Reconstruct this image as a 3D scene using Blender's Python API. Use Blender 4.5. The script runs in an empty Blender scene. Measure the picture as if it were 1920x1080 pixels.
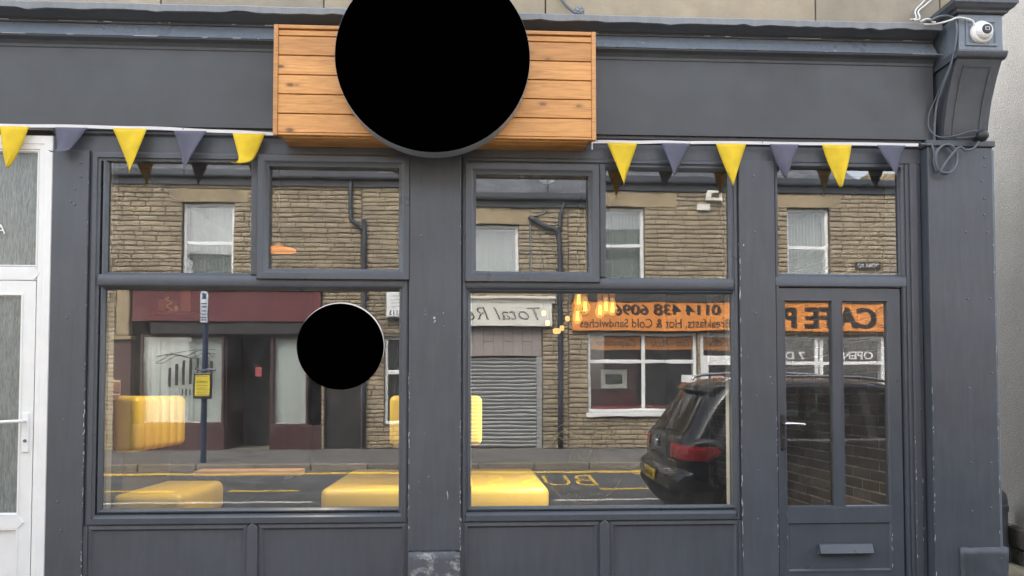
import bpy, bmesh, math, random
from mathutils import Matrix, Vector
random.seed(7)
R = math.radians
sc = bpy.context.scene
COL = sc.collection

# ------------------------------------------------------------------ camera, sky, sun, exposure
cam_d = bpy.data.cameras.new('camera'); cam = bpy.data.objects.new('camera', cam_d); COL.objects.link(cam)
cam.location = (0, -5.09, 1.45)
cam.rotation_euler = (R(90 + 2.042), R(0.03), R(-3.014))
cam_d.sensor_width = 36.0; cam_d.lens = 36.0 * 1450 / 1920
cam_d.shift_y = 150 / 1920
cam_d.clip_start = 0.05; cam_d.clip_end = 600
sc.camera = cam

SUN_DIR = Vector((-0.25, 0.62, 0.75)).normalized()      # towards the sun, behind the shop: the shop front is in shade
w = bpy.data.worlds.new('World'); sc.world = w; w.use_nodes = True
nt = w.node_tree; bg = nt.nodes['Background']
sky = nt.nodes.new('ShaderNodeTexSky'); sky.sky_type = 'NISHITA'; sky.sun_disc = False
sky.sun_elevation = math.asin(SUN_DIR.z); sky.sun_rotation = math.atan2(SUN_DIR.x, SUN_DIR.y)
sky.air_density = 1.0; sky.dust_density = 5.0; sky.ozone_density = 1.0
hs = nt.nodes.new('ShaderNodeHueSaturation'); hs.inputs['Saturation'].default_value = 0.36
nt.links.new(sky.outputs[0], hs.inputs['Color']); nt.links.new(hs.outputs[0], bg.inputs['Color'])
bg.inputs['Strength'].default_value = 0.15
sl = bpy.data.lights.new('sun', 'SUN'); sl.energy = 0.75; sl.angle = R(20); sl.color = (1, 0.965, 0.91)
so = bpy.data.objects.new('sun', sl); COL.objects.link(so); so.location = (0, 20, 25)
so.rotation_euler = (-SUN_DIR).to_track_quat('-Z', 'Y').to_euler()
sc.view_settings.view_transform = 'Standard'; sc.view_settings.look = 'None'
sc.view_settings.gamma = 1; sc.view_settings.use_curve_mapping = False
sc.view_settings.exposure = 2.75
sc.render.engine = 'CYCLES'
sc.cycles.use_denoising = True
sc.cycles.max_bounces = 10; sc.cycles.transparent_max_bounces = 16
sc.cycles.diffuse_bounces = 4; sc.cycles.glossy_bounces = 5
sc.cycles.sample_clamp_indirect = 6.0
sc.cycles.caustics_reflective = False; sc.cycles.caustics_refractive = False

# ------------------------------------------------------------------ mesh helpers
class MB:
    def __init__(s): s.v = []; s.f = []
    def quad(s, a, b, c, d):
        n = len(s.v); s.v += [a, b, c, d]; s.f.append((n, n+1, n+2, n+3)); return s
    def box(s, x0, x1, y0, y1, z0, z1):
        n = len(s.v)
        s.v += [(x0,y0,z0),(x1,y0,z0),(x1,y1,z0),(x0,y1,z0),(x0,y0,z1),(x1,y0,z1),(x1,y1,z1),(x0,y1,z1)]
        s.f += [tuple(n+i for i in q) for q in ((0,3,2,1),(4,5,6,7),(0,1,5,4),(1,2,6,5),(2,3,7,6),(3,0,4,7))]
        return s
    def ring(s, x0, x1, z0, z1, prof):
        """mitred rectangular frame: prof = [(inward offset, y), ...] swept round the rectangle"""
        n = len(s.v); k = len(prof)
        for (o, y) in prof:
            s.v += [(x0+o, y, z0+o), (x1-o, y, z0+o), (x1-o, y, z1-o), (x0+o, y, z1-o)]
        for i in range(k-1):
            for c in range(4):
                d = (c+1) % 4
                s.f.append((n+4*i+c, n+4*i+d, n+4*i+4+d, n+4*i+4+c))
        return s
    def extrude_x(s, x0, x1, prof, nx=1, jit=None):
        """open profile [(y, z), ...] swept along x"""
        n = len(s.v); k = len(prof)
        for i in range(nx+1):
            x = x0 + (x1-x0)*i/nx
            for j, (y, z) in enumerate(prof):
                dy, dz = jit(x, j) if jit else (0, 0)
                s.v.append((x, y+dy, z+dz))
        for i in range(nx):
            for j in range(k-1):
                a = n+i*k+j; s.f.append((a, a+1, a+k+1, a+k))
        s.f.append(tuple(n+j for j in range(k))[::-1]); s.f.append(tuple(n+nx*k+j for j in range(k)))
        return s
    def prism(s, poly, y0, y1):
        """polygon in x,z extruded from y0 to y1"""
        n = len(s.v); k = len(poly)
        s.v += [(x, y0, z) for x, z in poly] + [(x, y1, z) for x, z in poly]
        s.f.append(tuple(range(n, n+k))); s.f.append(tuple(range(n+2*k-1, n+k-1, -1)))
        for i in range(k): j = (i+1) % k; s.f.append((n+j, n+i, n+k+i, n+k+j))
        return s
    def lathe(s, prof, c, axis='z', n=24):
        """profile [(radius, height)] turned about an axis through c"""
        b = len(s.v); k = len(prof)
        for i in range(n):
            a = 2*math.pi*i/n; ca, sa = math.cos(a), math.sin(a)
            for r, h in prof:
                if axis == 'z': p = (c[0]+r*ca, c[1]+r*sa, c[2]+h)
                elif axis == 'y': p = (c[0]+r*ca, c[1]+h, c[2]+r*sa)
                else: p = (c[0]+h, c[1]+r*ca, c[2]+r*sa)
                s.v.append(p)
        for i in range(n):
            j = (i+1) % n
            for q in range(k-1): s.f.append((b+i*k+q, b+j*k+q, b+j*k+q+1, b+i*k+q+1))
        return s
    def tube(s, pts, r, n=7, smooth=4):
        P = [Vector(p) for p in pts]
        if smooth > 1 and len(P) > 2:
            Q = []
            for i in range(len(P)-1):
                a = P[max(i-1, 0)]; b = P[i]; c = P[i+1]; d = P[min(i+2, len(P)-1)]
                for t in range(smooth):
                    u = t/smooth
                    Q.append(0.5*((2*b)+(c-a)*u+(2*a-5*b+4*c-d)*u*u+(-a+3*b-3*c+d)*u**3))
            P = Q+[P[-1]]
        b0 = len(s.v); up = Vector((0.3, 0.2, 1))
        for i, p in enumerate(P):
            t = (P[min(i+1, len(P)-1)]-P[max(i-1, 0)]).normalized()
            u = t.cross(up)
            if u.length < 1e-3: u = t.cross(Vector((1, 0, 0)))
            u.normalize(); v = t.cross(u).normalized()
            for k in range(n):
                a = 2*math.pi*k/n; s.v.append(tuple(p+r*(math.cos(a)*u+math.sin(a)*v)))
        for i in range(len(P)-1):
            for k in range(n):
                l = (k+1) % n; s.f.append((b0+i*n+k, b0+i*n+l, b0+(i+1)*n+l, b0+(i+1)*n+k))
        s.f.append(tuple(b0+k for k in range(n))[::-1]); s.f.append(tuple(b0+(len(P)-1)*n+k for k in range(n)))
        return s
    def mesh(s, name, m, smooth=False):
        me = bpy.data.meshes.new(name); me.from_pydata(s.v, [], s.f); me.update()
        if m: me.materials.append(m)
        bm = bmesh.new(); bm.from_mesh(me); bmesh.ops.recalc_face_normals(bm, faces=bm.faces); bm.to_mesh(me); bm.free()
        if smooth:
            for p in me.polygons: p.use_smooth = True
        return me
    def obj(s, name, m, parent=None, bevel=0, smooth=False, seg=2, label=None, local=False):
        o = bpy.data.objects.new(name, s.mesh(name, m, smooth)); COL.objects.link(o)
        attach(o, parent, local)
        if bevel:
            b = o.modifiers.new('bevel', 'BEVEL'); b.width = bevel; b.segments = seg; b.limit_method = 'ANGLE'; b.angle_limit = R(35)
        if smooth == 'auto': autosmooth(o.data)
        if label: o['label'] = label
        return o

def autosmooth(me, ang=R(40)):
    bm = bmesh.new(); bm.from_mesh(me)
    for f in bm.faces: f.smooth = True
    for e in bm.edges:
        if len(e.link_faces) == 2 and e.calc_face_angle(0) > ang: e.smooth = False
    bm.to_mesh(me); bm.free()

WM = {}                                                 # world matrix of the things made so far
def attach(o, parent, local=False):
    if parent is not None:
        o.parent = parent
        if not local: o.matrix_parent_inverse = WM.get(parent.name, Matrix()).inverted()
def thing(name, label, cat, loc=(0, 0, 0), group=None, rot=(0, 0, 0)):
    o = bpy.data.objects.new(name, None); COL.objects.link(o); o.location = loc; o.rotation_euler = rot
    o.empty_display_size = 0.1
    WM[o.name] = Matrix.LocRotScale(Vector(loc), __import__('mathutils').Euler(rot), None)
    o['label'] = label; o['category'] = cat
    if group: o['group'] = group
    return o
def tag(o, label, cat, group=None):
    o['label'] = label; o['category'] = cat
    if group: o['group'] = group
    return o
def struct(o, kind='structure'): o['kind'] = kind; return o

# ------------------------------------------------------------------ material helpers
def newmat(name):
    m = bpy.data.materials.new(name); m.use_nodes = True
    return m, m.node_tree, m.node_tree.nodes, m.node_tree.links, m.node_tree.nodes['Principled BSDF']
def N(nodes, t, **kw):
    n = nodes.new(t)
    for k, v in kw.items():
        if k.startswith('i_'):
            key = k[2:]; n.inputs[int(key) if key.isdigit() else key].default_value = v
        else: setattr(n, k, v)
    return n
def pos_vec(nodes, links, scale=(1, 1, 1), rnd=False):
    g = N(nodes, 'ShaderNodeNewGeometry'); mp = N(nodes, 'ShaderNodeMapping'); mp.inputs['Scale'].default_value = scale
    links.new(g.outputs['Position'], mp.inputs['Vector'])
    if rnd:
        oi = N(nodes, 'ShaderNodeObjectInfo'); mu = N(nodes, 'ShaderNodeMath', operation='MULTIPLY', i_1=57.0)
        links.new(oi.outputs['Random'], mu.inputs[0])
        cb = N(nodes, 'ShaderNodeCombineXYZ'); links.new(mu.outputs[0], cb.inputs[0]); links.new(mu.outputs[0], cb.inputs[2])
        links.new(cb.outputs[0], mp.inputs['Location'])
    return mp.outputs[0]
def noise(nodes, links, vec, scale, detail=4, rough=0.55, dist=0.0):
    n = N(nodes, 'ShaderNodeTexNoise', i_Scale=scale, i_Detail=detail, i_Roughness=rough, i_Distortion=dist); links.new(vec, n.inputs['Vector']); return n.outputs['Fac']
def ramp(nodes, links, fac, stops):
    r = N(nodes, 'ShaderNodeValToRGB'); el = r.color_ramp.elements
    while len(el) < len(stops): el.new(0.5)
    for e, (p, c) in zip(el, stops): e.position = p; e.color = (*c, 1) if len(c) == 3 else c
    links.new(fac, r.inputs[0]); return r.outputs[0]
def mix(nodes, links, fac, a, b, bt='MIX'):
    m = N(nodes, 'ShaderNodeMix', data_type='RGBA', blend_type=bt)
    for sock, v in ((m.inputs[0], fac), (m.inputs[6], a), (m.inputs[7], b)):
        if isinstance(v, (int, float)): sock.default_value = v
        elif isinstance(v, tuple): sock.default_value = (*v, 1)
        else: links.new(v, sock)
    return m.outputs[2]
def bump(nodes, links, h, bsdf, strength=0.3, dist=0.01):
    b = N(nodes, 'ShaderNodeBump', i_Strength=strength, i_Distance=dist); links.new(h, b.inputs['Height']); links.new(b.outputs[0], bsdf.inputs['Normal']); return b
def k(c, f): return tuple(min(1, x*f) for x in c)

def plain(name, col, rough=0.5, metal=0, var=0.12, scale=3, bmp=0, bscale=60, spec=0.5, vs=(1, 1, 1), rnd=0):
    m, t, n, l, b = newmat(name)
    v = pos_vec(n, l, vs); f = noise(n, l, v, scale, 5)
    c = ramp(n, l, f, [(0.3, k(col, 1-var)), (0.7, k(col, 1+var))])
    if rnd:
        oi = N(n, 'ShaderNodeObjectInfo'); g = N(n, 'ShaderNodeNewGeometry')
        ad = N(n, 'ShaderNodeMath', operation='ADD'); fr = N(n, 'ShaderNodeMath', operation='FRACT')
        l.new(oi.outputs['Random'], ad.inputs[0]); l.new(g.outputs['Random Per Island'], ad.inputs[1]); l.new(ad.outputs[0], fr.inputs[0])
        c2 = ramp(n, l, fr.outputs[0], [(0, (1-rnd,)*3), (1, (1, 1, 1))]); c = mix(n, l, 1.0, c, c2, 'MULTIPLY')
    l.new(c, b.inputs['Base Color'])
    b.inputs['Roughness'].default_value = rough; b.inputs['Metallic'].default_value = metal; b.inputs['Specular IOR Level'].default_value = spec
    if bmp: bump(n, l, noise(n, l, v, bscale, 4), b, bmp, 0.004)
    return m

def paint(name, col, rough=0.42, chips=0.0, streak=1.0, brush=0.12, cs=42):
    """old gloss paint: uneven tone, drips and dust, brush marks, small chips down to pale primer"""
    m, t, n, l, b = newmat(name)
    v = pos_vec(n, l); vs = pos_vec(n, l, (1, 1, 0.12))
    f = noise(n, l, v, 1.7, 6, 0.6); f2 = noise(n, l, vs, 26, 5, 0.65)
    c = ramp(n, l, f, [(0.25, k(col, 0.86)), (0.75, k(col, 1.13))])
    c2 = ramp(n, l, f2, [(0.35, (0.89,)*3), (0.75, (1.10,)*3)])
    c = mix(n, l, streak, c, mix(n, l, 1.0, c, c2, 'MULTIPLY'))
    # pale dust specks
    sp = noise(n, l, v, 95, 3, 0.5); spm = ramp(n, l, sp, [(0.72, (0, 0, 0)), (0.80, (1, 1, 1))])
    c = mix(n, l, mix(n, l, 0.35, (0, 0, 0), spm), c, k(col, 2.1))
    if chips > 2:
        e1 = noise(n, l, pos_vec(n, l, (1, 1, 0.8)), 7, 9, 0.72, 0.5); cm = ramp(n, l, e1, [(0.535, (0, 0, 0)), (0.60, (1, 1, 1))])
        c = mix(n, l, cm, c, ramp(n, l, noise(n, l, v, 60, 3), [(0.3, (0.16, 0.165, 0.165)), (0.7, (0.42, 0.43, 0.42))]))
    elif chips:
        e1 = noise(n, l, v, cs, 6 if cs < 30 else 4, 0.68 if cs < 30 else 0.6, 0.4); e2 = noise(n, l, v, 2.3, 3)
        mm = N(n, 'ShaderNodeMath', operation='MULTIPLY'); l.new(e1, mm.inputs[0]); l.new(e2, mm.inputs[1])
        cm = ramp(n, l, mm.outputs[0], [(0.475-0.08*chips, (0, 0, 0)), (0.485-0.08*chips, (1, 1, 1))])
        c = mix(n, l, cm, c, (0.55, 0.56, 0.55))
    l.new(c, b.inputs['Base Color'])
    rr = ramp(n, l, noise(n, l, v, 6, 4), [(0.3, (rough-0.07,)*3), (0.7, (rough+0.12,)*3)]); l.new(rr, b.inputs['Roughness'])
    h = mix(n, l, 0.5, noise(n, l, pos_vec(n, l, (1, 1, 0.06)), 160, 3), noise(n, l, v, 14, 4))
    bump(n, l, h, b, brush, 0.004)
    return m

def wood(name, ca, cb, knots=True):
    m, t, n, l, b = newmat(name)
    v = pos_vec(n, l, (0.9, 1, 9), rnd=True); f = noise(n, l, v, 4.5, 7, 0.62, 0.9)
    vf = pos_vec(n, l, (2, 2, 70), rnd=True); f2 = noise(n, l, vf, 3, 4)
    c = ramp(n, l, f, [(0.30, ca), (0.52, cb), (0.72, k(cb, 1.12))])
    c = mix(n, l, 0.55, c, mix(n, l, 1.0, c, ramp(n, l, f2, [(0.3, (0.62, 0.55, 0.5)), (0.65, (1.12, 1.12, 1.12))]), 'MULTIPLY'))
    if knots:
        vk = pos_vec(n, l, (2.6, 0.01, 5.2), rnd=True)
        vo = N(n, 'ShaderNodeTexVoronoi', i_Scale=1.75, i_Randomness=1.0); l.new(vk, vo.inputs['Vector'])
        nz = noise(n, l, pos_vec(n, l, (20, 20, 60)), 1.5, 3)
        ad = N(n, 'ShaderNodeMath', operation='MULTIPLY_ADD', i_1=0.09, i_2=-0.04); l.new(nz, ad.inputs[0])
        dd = N(n, 'ShaderNodeMath', operation='ADD'); l.new(vo.outputs['Distance'], dd.inputs[0]); l.new(ad.outputs[0], dd.inputs[1])
        km = ramp(n, l, dd.outputs[0], [(0.10, (1, 1, 1)), (0.135, (0.4,)*3), (0.25, (0, 0, 0))])
        ring = ramp(n, l, dd.outputs[0], [(0.0, (0.10, 0.045, 0.02)), (0.07, (0.22, 0.10, 0.04)), (0.18, (0.40, 0.19, 0.07))])
        c = mix(n, l, km, c, ring)
    oi2 = N(n, 'ShaderNodeObjectInfo'); c = mix(n, l, 1.0, c, ramp(n, l, oi2.outputs['Random'], [(0, (0.84, 0.80, 0.76)), (1, (1.1, 1.1, 1.1))]), 'MULTIPLY')
    l.new(c, b.inputs['Base Color']); b.inputs['Roughness'].default_value = 0.42
    bump(n, l, f2, b, 0.2, 0.003)
    return m

def glass(name, refl, wob=1.0, tint=(0.93, 0.96, 0.95), film=None, rough=0.0):
    """window glass: mirror layer over clear transmission, slightly uneven so that reflections waver"""
    m, t, n, l, b = newmat(name); n.remove(b)
    out = n['Material Output']
    v = pos_vec(n, l, (1.0, 1, 1.6)); h = noise(n, l, v, 2.2, 2, 0.45)
    h2 = noise(n, l, pos_vec(n, l, (1, 1, 3.5)), 5.0, 1, 0.4)
    hm = mix(n, l, 0.12, h, h2)
    bp = N(n, 'ShaderNodeBump', i_Strength=1.0, i_Distance=0.00075*wob); l.new(hm, bp.inputs['Height'])
    gl = N(n, 'ShaderNodeBsdfGlossy', i_Roughness=rough); gl.inputs['Color'].default_value = (0.97, 0.98, 0.98, 1); l.new(bp.outputs[0], gl.inputs['Normal'])
    tr = N(n, 'ShaderNodeBsdfTransparent'); tr.inputs['Color'].default_value = (*tint, 1)
    fr = N(n, 'ShaderNodeFresnel', i_IOR=1.5); ad = N(n, 'ShaderNodeMath', operation='ADD', i_1=refl-0.04, use_clamp=True); l.new(fr.outputs[0], ad.inputs[0])
    mx = N(n, 'ShaderNodeMixShader'); l.new(ad.outputs[0], mx.inputs[0]); l.new(tr.outputs[0], mx.inputs[1]); l.new(gl.outputs[0], mx.inputs[2])
    last = mx.outputs[0]
    # thin dust film with smears, raised to paint haze over the reflections
    df = N(n, 'ShaderNodeBsdfDiffuse'); df.inputs['Color'].default_value = (0.55, 0.56, 0.55, 1)
    dn = noise(n, l, pos_vec(n, l, (1, 1, 0.5)), 7, 6, 0.7, 0.6); dr = ramp(n, l, dn, [(0.40, (0.026,)*3), (0.85, (0.085,)*3)])
    m2 = N(n, 'ShaderNodeMixShader'); l.new(dr, m2.inputs[0]); l.new(last, m2.inputs[1]); l.new(df.outputs[0], m2.inputs[2])
    l.new(m2.outputs[0], out.inputs['Surface'])
    return m

def stone_mat(name, ca, cb, cc, soot=0.3, rough=0.9, bs=0.5, sc_=22, hv=0.35):
    m, t, n, l, b = newmat(name)
    v = pos_vec(n, l); f = noise(n, l, v, 5, 6, 0.65)
    oi = N(n, 'ShaderNodeObjectInfo'); g = N(n, 'ShaderNodeNewGeometry')
    ad = N(n, 'ShaderNodeMath', operation='ADD'); fr = N(n, 'ShaderNodeMath', operation='FRACT')
    l.new(oi.outputs['Random'], ad.inputs[0]); l.new(g.outputs['Random Per Island'], ad.inputs[1]); l.new(ad.outputs[0], fr.inputs[0])
    c = ramp(n, l, fr.outputs[0], [(0, ca), (0.5, cb), (1, cc)])
    c = mix(n, l, 1.0, c, ramp(n, l, f, [(0.25, (1-hv,)*3), (0.7, (1.12,)*3)]), 'MULTIPLY')
    s = noise(n, l, pos_vec(n, l, (1, 1, 0.35)), 1.3, 5, 0.6)
    c = mix(n, l, ramp(n, l, s, [(0.45, (0, 0, 0)), (0.78, (soot,)*3)]), c, (0.05, 0.045, 0.04))
    l.new(c, b.inputs['Base Color']); b.inputs['Roughness'].default_value = rough
    bump(n, l, noise(n, l, pos_vec(n, l, (1, 1, 1.8)), sc_, 6, 0.7), b, bs, 0.02)
    return m

M = {}
M['paint'] = paint('slate_grey_paint', (0.073, 0.082, 0.096), chips=0.0)
M['paint_worn'] = paint('slate_grey_paint_worn', (0.073, 0.082, 0.096), chips=0.55)
M['paint_old_skylit'] = paint('slate_grey_brushed_skylit', (0.16, 0.19, 0.225), rough=0.30, chips=0.1, brush=0.5)  # brushed old gloss; sky sheen on the cornice board is put into the colour
M['paint_rough'] = paint('rough_plinth_paint', (0.068, 0.077, 0.089), rough=0.4, chips=0.1, brush=0.8)
M['fascia'] = paint('fascia_charcoal_paint', (0.056, 0.061, 0.066), rough=0.42, brush=0.06, streak=0.25)
M['frame'] = paint('anthracite_frame', (0.075, 0.085, 0.100), rough=0.33, brush=0.03, streak=0.5)
M['upvc'] = plain('white_upvc', (0.80, 0.81, 0.80), 0.25, var=0.035, scale=9)
M['casing'] = plain('inner_casing_grey', (0.20, 0.20, 0.19), 0.5)
M['pine'] = wood('varnished_pine', (0.52, 0.235, 0.068), (0.66, 0.335, 0.105))
M['pine_trim'] = wood('varnished_pine_trim', (0.50, 0.235, 0.075), (0.60, 0.31, 0.105), knots=False)
M['table_wood'] = wood('table_oak', (0.42, 0.2, 0.1), (0.56, 0.3, 0.17), knots=False)
M['black'] = plain('black_sign_face', (0.0003, 0.0003, 0.0003), 0.9, var=0.0, spec=0.0)
M['rim'] = plain('grey_sign_rim', (0.28, 0.31, 0.35), 0.35, var=0.06)
M['white'] = plain('white_paint', (0.78, 0.78, 0.76), 0.45, var=0.05)
def cloth(name, col):
    m = plain(name, col, 0.85, var=0.09, scale=14, bmp=0.25, bscale=40); t = m.node_tree; n = t.nodes; l = t.links; b = n['Principled BSDF']
    tr = N(n, 'ShaderNodeBsdfTranslucent'); tr.inputs['Color'].default_value = (*k(col, 1.1), 1); mx = N(n, 'ShaderNodeMixShader', i_0=0.26)
    l.new(b.outputs[0], mx.inputs[1]); l.new(tr.outputs[0], mx.inputs[2]); l.new(mx.outputs[0], n['Material Output'].inputs['Surface']); return m
M['yellow_flag'] = cloth('yellow_bunting', (0.86, 0.64, 0.04)); M['grey_flag'] = cloth('grey_violet_bunting', (0.14, 0.145, 0.195))
M['tape'] = plain('white_bunting_tape', (0.8, 0.8, 0.82), 0.7, var=0.04)
M['screw'] = plain('screw_steel', (0.16, 0.17, 0.18), 0.45, metal=0.5)
M['chrome'] = plain('chrome', (0.75, 0.75, 0.75), 0.15, metal=1.0)
M['black_plastic'] = plain('black_plastic', (0.02, 0.021, 0.024), 0.4)
M['cable_white'] = plain('white_cable', (0.72, 0.72, 0.7), 0.45)
M['cable_grey'] = plain('grey_cable', (0.105, 0.12, 0.14), 0.42)
M['lead'] = paint('lead_flashing', (0.24, 0.26, 0.28), rough=0.6, chips=0.25, brush=0.6)
M['ashlar'] = stone_mat('ashlar_sandstone', (0.34, 0.29, 0.20), (0.38, 0.33, 0.24), (0.30, 0.27, 0.21), soot=0.25, bs=0.18, sc_=60, hv=0.14)
M['stone'] = stone_mat('coursed_sandstone', (0.32, 0.255, 0.165), (0.41, 0.335, 0.22), (0.36, 0.30, 0.21), soot=0.35, bs=0.6, sc_=22)
M['mortar'] = plain('dark_mortar', (0.13, 0.105, 0.075), 0.95, var=0.25, bmp=0.5, bscale=40)
M['brick_joint'] = plain('grey_brick_joint', (0.27, 0.25, 0.23), 0.95, var=0.4, scale=9)
M['mortar_pale'] = plain('pale_mortar', (0.36, 0.32, 0.26), 0.95, var=0.2, bmp=0.5, bscale=40)
M['lintel'] = stone_mat('dressed_stone', (0.35, 0.275, 0.165), (0.37, 0.29, 0.18), (0.33, 0.26, 0.16), soot=0.55, bs=0.3, sc_=30, hv=0.2)
M['brick_dark'] = stone_mat('dark_brick', (0.075, 0.064, 0.058), (0.10, 0.08, 0.07), (0.17, 0.135, 0.12), soot=0.45, bs=0.7, sc_=40)
M['brick_red'] = stone_mat('pink_brick', (0.17, 0.10, 0.075), (0.21, 0.135, 0.10), (0.19, 0.145, 0.115), soot=0.2, bs=0.6, sc_=40)
M['slate'] = plain('roof_slate', (0.12, 0.13, 0.145), 0.45, var=0.25, scale=5, bmp=0.4, bscale=30, rnd=0.4)
M['gutter'] = plain('dark_gutter', (0.028, 0.036, 0.05), 0.4)
M['pipe_grey'] = plain('grey_pipe', (0.17, 0.18, 0.185), 0.55, var=0.2, scale=12)
M['maroon'] = plain('maroon_paint', (0.115, 0.022, 0.026), 0.4, var=0.12)
M['maroon_dark'] = plain('dark_maroon_paint', (0.055, 0.02, 0.02), 0.5, var=0.2)
M['dark'] = plain('dark_joinery', (0.018, 0.016, 0.016), 0.5)
M['orange'] = plain('orange_fascia', (0.74, 0.27, 0.055), 0.4, var=0.06)
M['ink'] = plain('black_lettering', (0.012, 0.010, 0.008), 0.5)
M['brown_ink'] = plain('brown_lettering', (0.06, 0.03, 0.015), 0.5)
M['steel'] = plain('galvanised_shutter', (0.36, 0.37, 0.36), 0.45, metal=0.35, var=0.12, scale=6)
M['cream'] = plain('cream_sign', (0.72, 0.70, 0.63), 0.4, var=0.05)
M['blind'] = plain('vertical_blind', (0.76, 0.80, 0.75), 0.75, var=0.06, rnd=0.16)
M['curtain'] = plain('net_curtain', (0.30, 0.33, 0.31), 0.9, var=0.12, vs=(6, 6, 0.2), rnd=0.0)
M['asphalt'] = plain('asphalt', (0.085, 0.086, 0.088), 0.85, var=0.3, scale=2.2, bmp=0.6, bscale=90)
M['footway'] = plain('footway_asphalt', (0.125, 0.118, 0.11), 0.9, var=0.25, scale=1.6, bmp=0.5, bscale=80)
M['kerb'] = plain('kerb_stone', (0.24, 0.21, 0.17), 0.9, var=0.2, bmp=0.4, bscale=50, rnd=0.3)
M['mark_yellow'] = plain('yellow_road_paint', (0.66, 0.43, 0.06), 0.8, var=0.2, scale=18)
M['mark_white'] = plain('white_road_paint', (0.62, 0.62, 0.58), 0.8, var=0.2, scale=18)
M['seat'] = plain('mustard_vinyl', (0.80, 0.53, 0.075), 0.42, var=0.05, bmp=0.08, bscale=90)
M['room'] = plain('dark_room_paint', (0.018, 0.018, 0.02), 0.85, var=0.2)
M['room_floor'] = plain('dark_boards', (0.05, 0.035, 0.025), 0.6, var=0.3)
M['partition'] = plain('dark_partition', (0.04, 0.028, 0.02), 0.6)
M['carpaint'] = plain('black_car_paint', (0.006, 0.007, 0.009), 0.12, var=0.0, spec=0.7)
M['cartrim'] = plain('black_car_trim', (0.018, 0.018, 0.02), 0.5)
M['silver'] = plain('roof_rail_silver', (0.7, 0.7, 0.72), 0.22, metal=0.9)
M['tyre'] = plain('tyre_rubber', (0.02, 0.02, 0.02), 0.85)
M['plate'] = plain('yellow_plate', (0.8, 0.55, 0.02), 0.35, var=0.03)
M['bus_blue'] = plain('dark_blue_post', (0.012, 0.026, 0.07), 0.35)
M['bus_white'] = plain('bus_flag_white', (0.62, 0.68, 0.74), 0.35)
M['bus_yellow'] = plain('yellow_notice', (0.78, 0.62, 0.03), 0.5)
M['rattan'] = plain('orange_rattan', (0.7, 0.3, 0.06), 0.6)
M['rattan_dark'] = plain('dull_orange_board', (0.30, 0.12, 0.04), 0.6)
M['paper'] = plain('white_paper', (0.75, 0.76, 0.76), 0.7)
M['ivory'] = plain('carved_ornament', (0.72, 0.45, 0.12), 0.5)
M['decal'] = plain('pale_window_decal', (0.42, 0.36, 0.2), 0.6)
M['moss'] = plain('mossy_ground', (0.09, 0.09, 0.055), 0.95, var=0.5, scale=4, bmp=0.8, bscale=30)
M['old_stone_dark'] = stone_mat('sooty_plinth_stone', (0.05, 0.05, 0.047), (0.075, 0.072, 0.066), (0.06, 0.06, 0.055), soot=0.6, bs=0.9, sc_=18)
M['glass'] = glass('shop_glass', 0.165, 0.30)
M['glass_door'] = glass('door_glass', 0.165, 0.28)
M['glass_far'] = glass('far_glass', 0.22, 0.5)

def red_lens():
    m, t, n, l, b = newmat('red_tail_lens'); b.inputs['Base Color'].default_value = (0.55, 0.008, 0.012, 1)
    b.inputs['Roughness'].default_value = 0.12; b.inputs['Coat Weight'].default_value = 0.6; return m
M['lens'] = red_lens()
def car_glass():
    m, t, n, l, b = newmat('tinted_car_glass'); n.remove(b)
    gl = N(n, 'ShaderNodeBsdfGlossy', i_Roughness=0.01); tr = N(n, 'ShaderNodeBsdfTransparent'); tr.inputs['Color'].default_value = (0.18, 0.2, 0.21, 1)
    fr = N(n, 'ShaderNodeFresnel', i_IOR=1.5); mx = N(n, 'ShaderNodeMixShader')
    l.new(fr.outputs[0], mx.inputs[0]); l.new(tr.outputs[0], mx.inputs[1]); l.new(gl.outputs[0], mx.inputs[2]); l.new(mx.outputs[0], n['Material Output'].inputs['Surface']); return m
M['carglass'] = car_glass()
def render_coat():
    m, t, n, l, b = newmat('grey_roughcast'); v = pos_vec(n, l)
    f = noise(n, l, v, 120, 3, 0.6); g = noise(n, l, v, 1.4, 5)
    c = ramp(n, l, f, [(0.3, (0.135, 0.138, 0.137)), (0.7, (0.23, 0.235, 0.232))]); c = mix(n, l, 1.0, c, ramp(n, l, g, [(0.3, (0.85,)*3), (0.7, (1.08,)*3)]), 'MULTIPLY')
    l.new(c, b.inputs['Base Color']); b.inputs['Roughness'].default_value = 0.95; bump(n, l, f, b, 0.8, 0.01); return m
M['render'] = render_coat()
def reeded():
    m, t, n, l, b = newmat('reeded_privacy_glass')
    f = noise(n, l, pos_vec(n, l, (1, 1, 0.13)), 110, 3, 0.6, 0.8)
    b.inputs['Base Color'].default_value = (0.16, 0.19, 0.185, 1); b.inputs['Roughness'].default_value = 0.12; b.inputs['Specular IOR Level'].default_value = 0.9
    c = ramp(n, l, f, [(0.35, (0.11, 0.13, 0.125)), (0.65, (0.20, 0.23, 0.22))]); l.new(c, b.inputs['Base Color'])
    bump(n, l, f, b, 0.55, 0.010); return m
M['reeded'] = reeded()
def emit(name, col, s):
    m, t, n, l, b = newmat(name); b.inputs['Base Color'].default_value = (*col, 1); b.inputs['Emission Color'].default_value = (*col, 1); b.inputs['Emission Strength'].default_value = s; return m
M['filament'] = emit('lit_filament', (1.0, 0.62, 0.16), 0.7)
M['lampglow'] = emit('lit_lampshade', (1.0, 0.34, 0.05), 0.075)
M['lampsoft'] = emit('lit_lantern', (1.0, 0.55, 0.16), 0.22)
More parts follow.
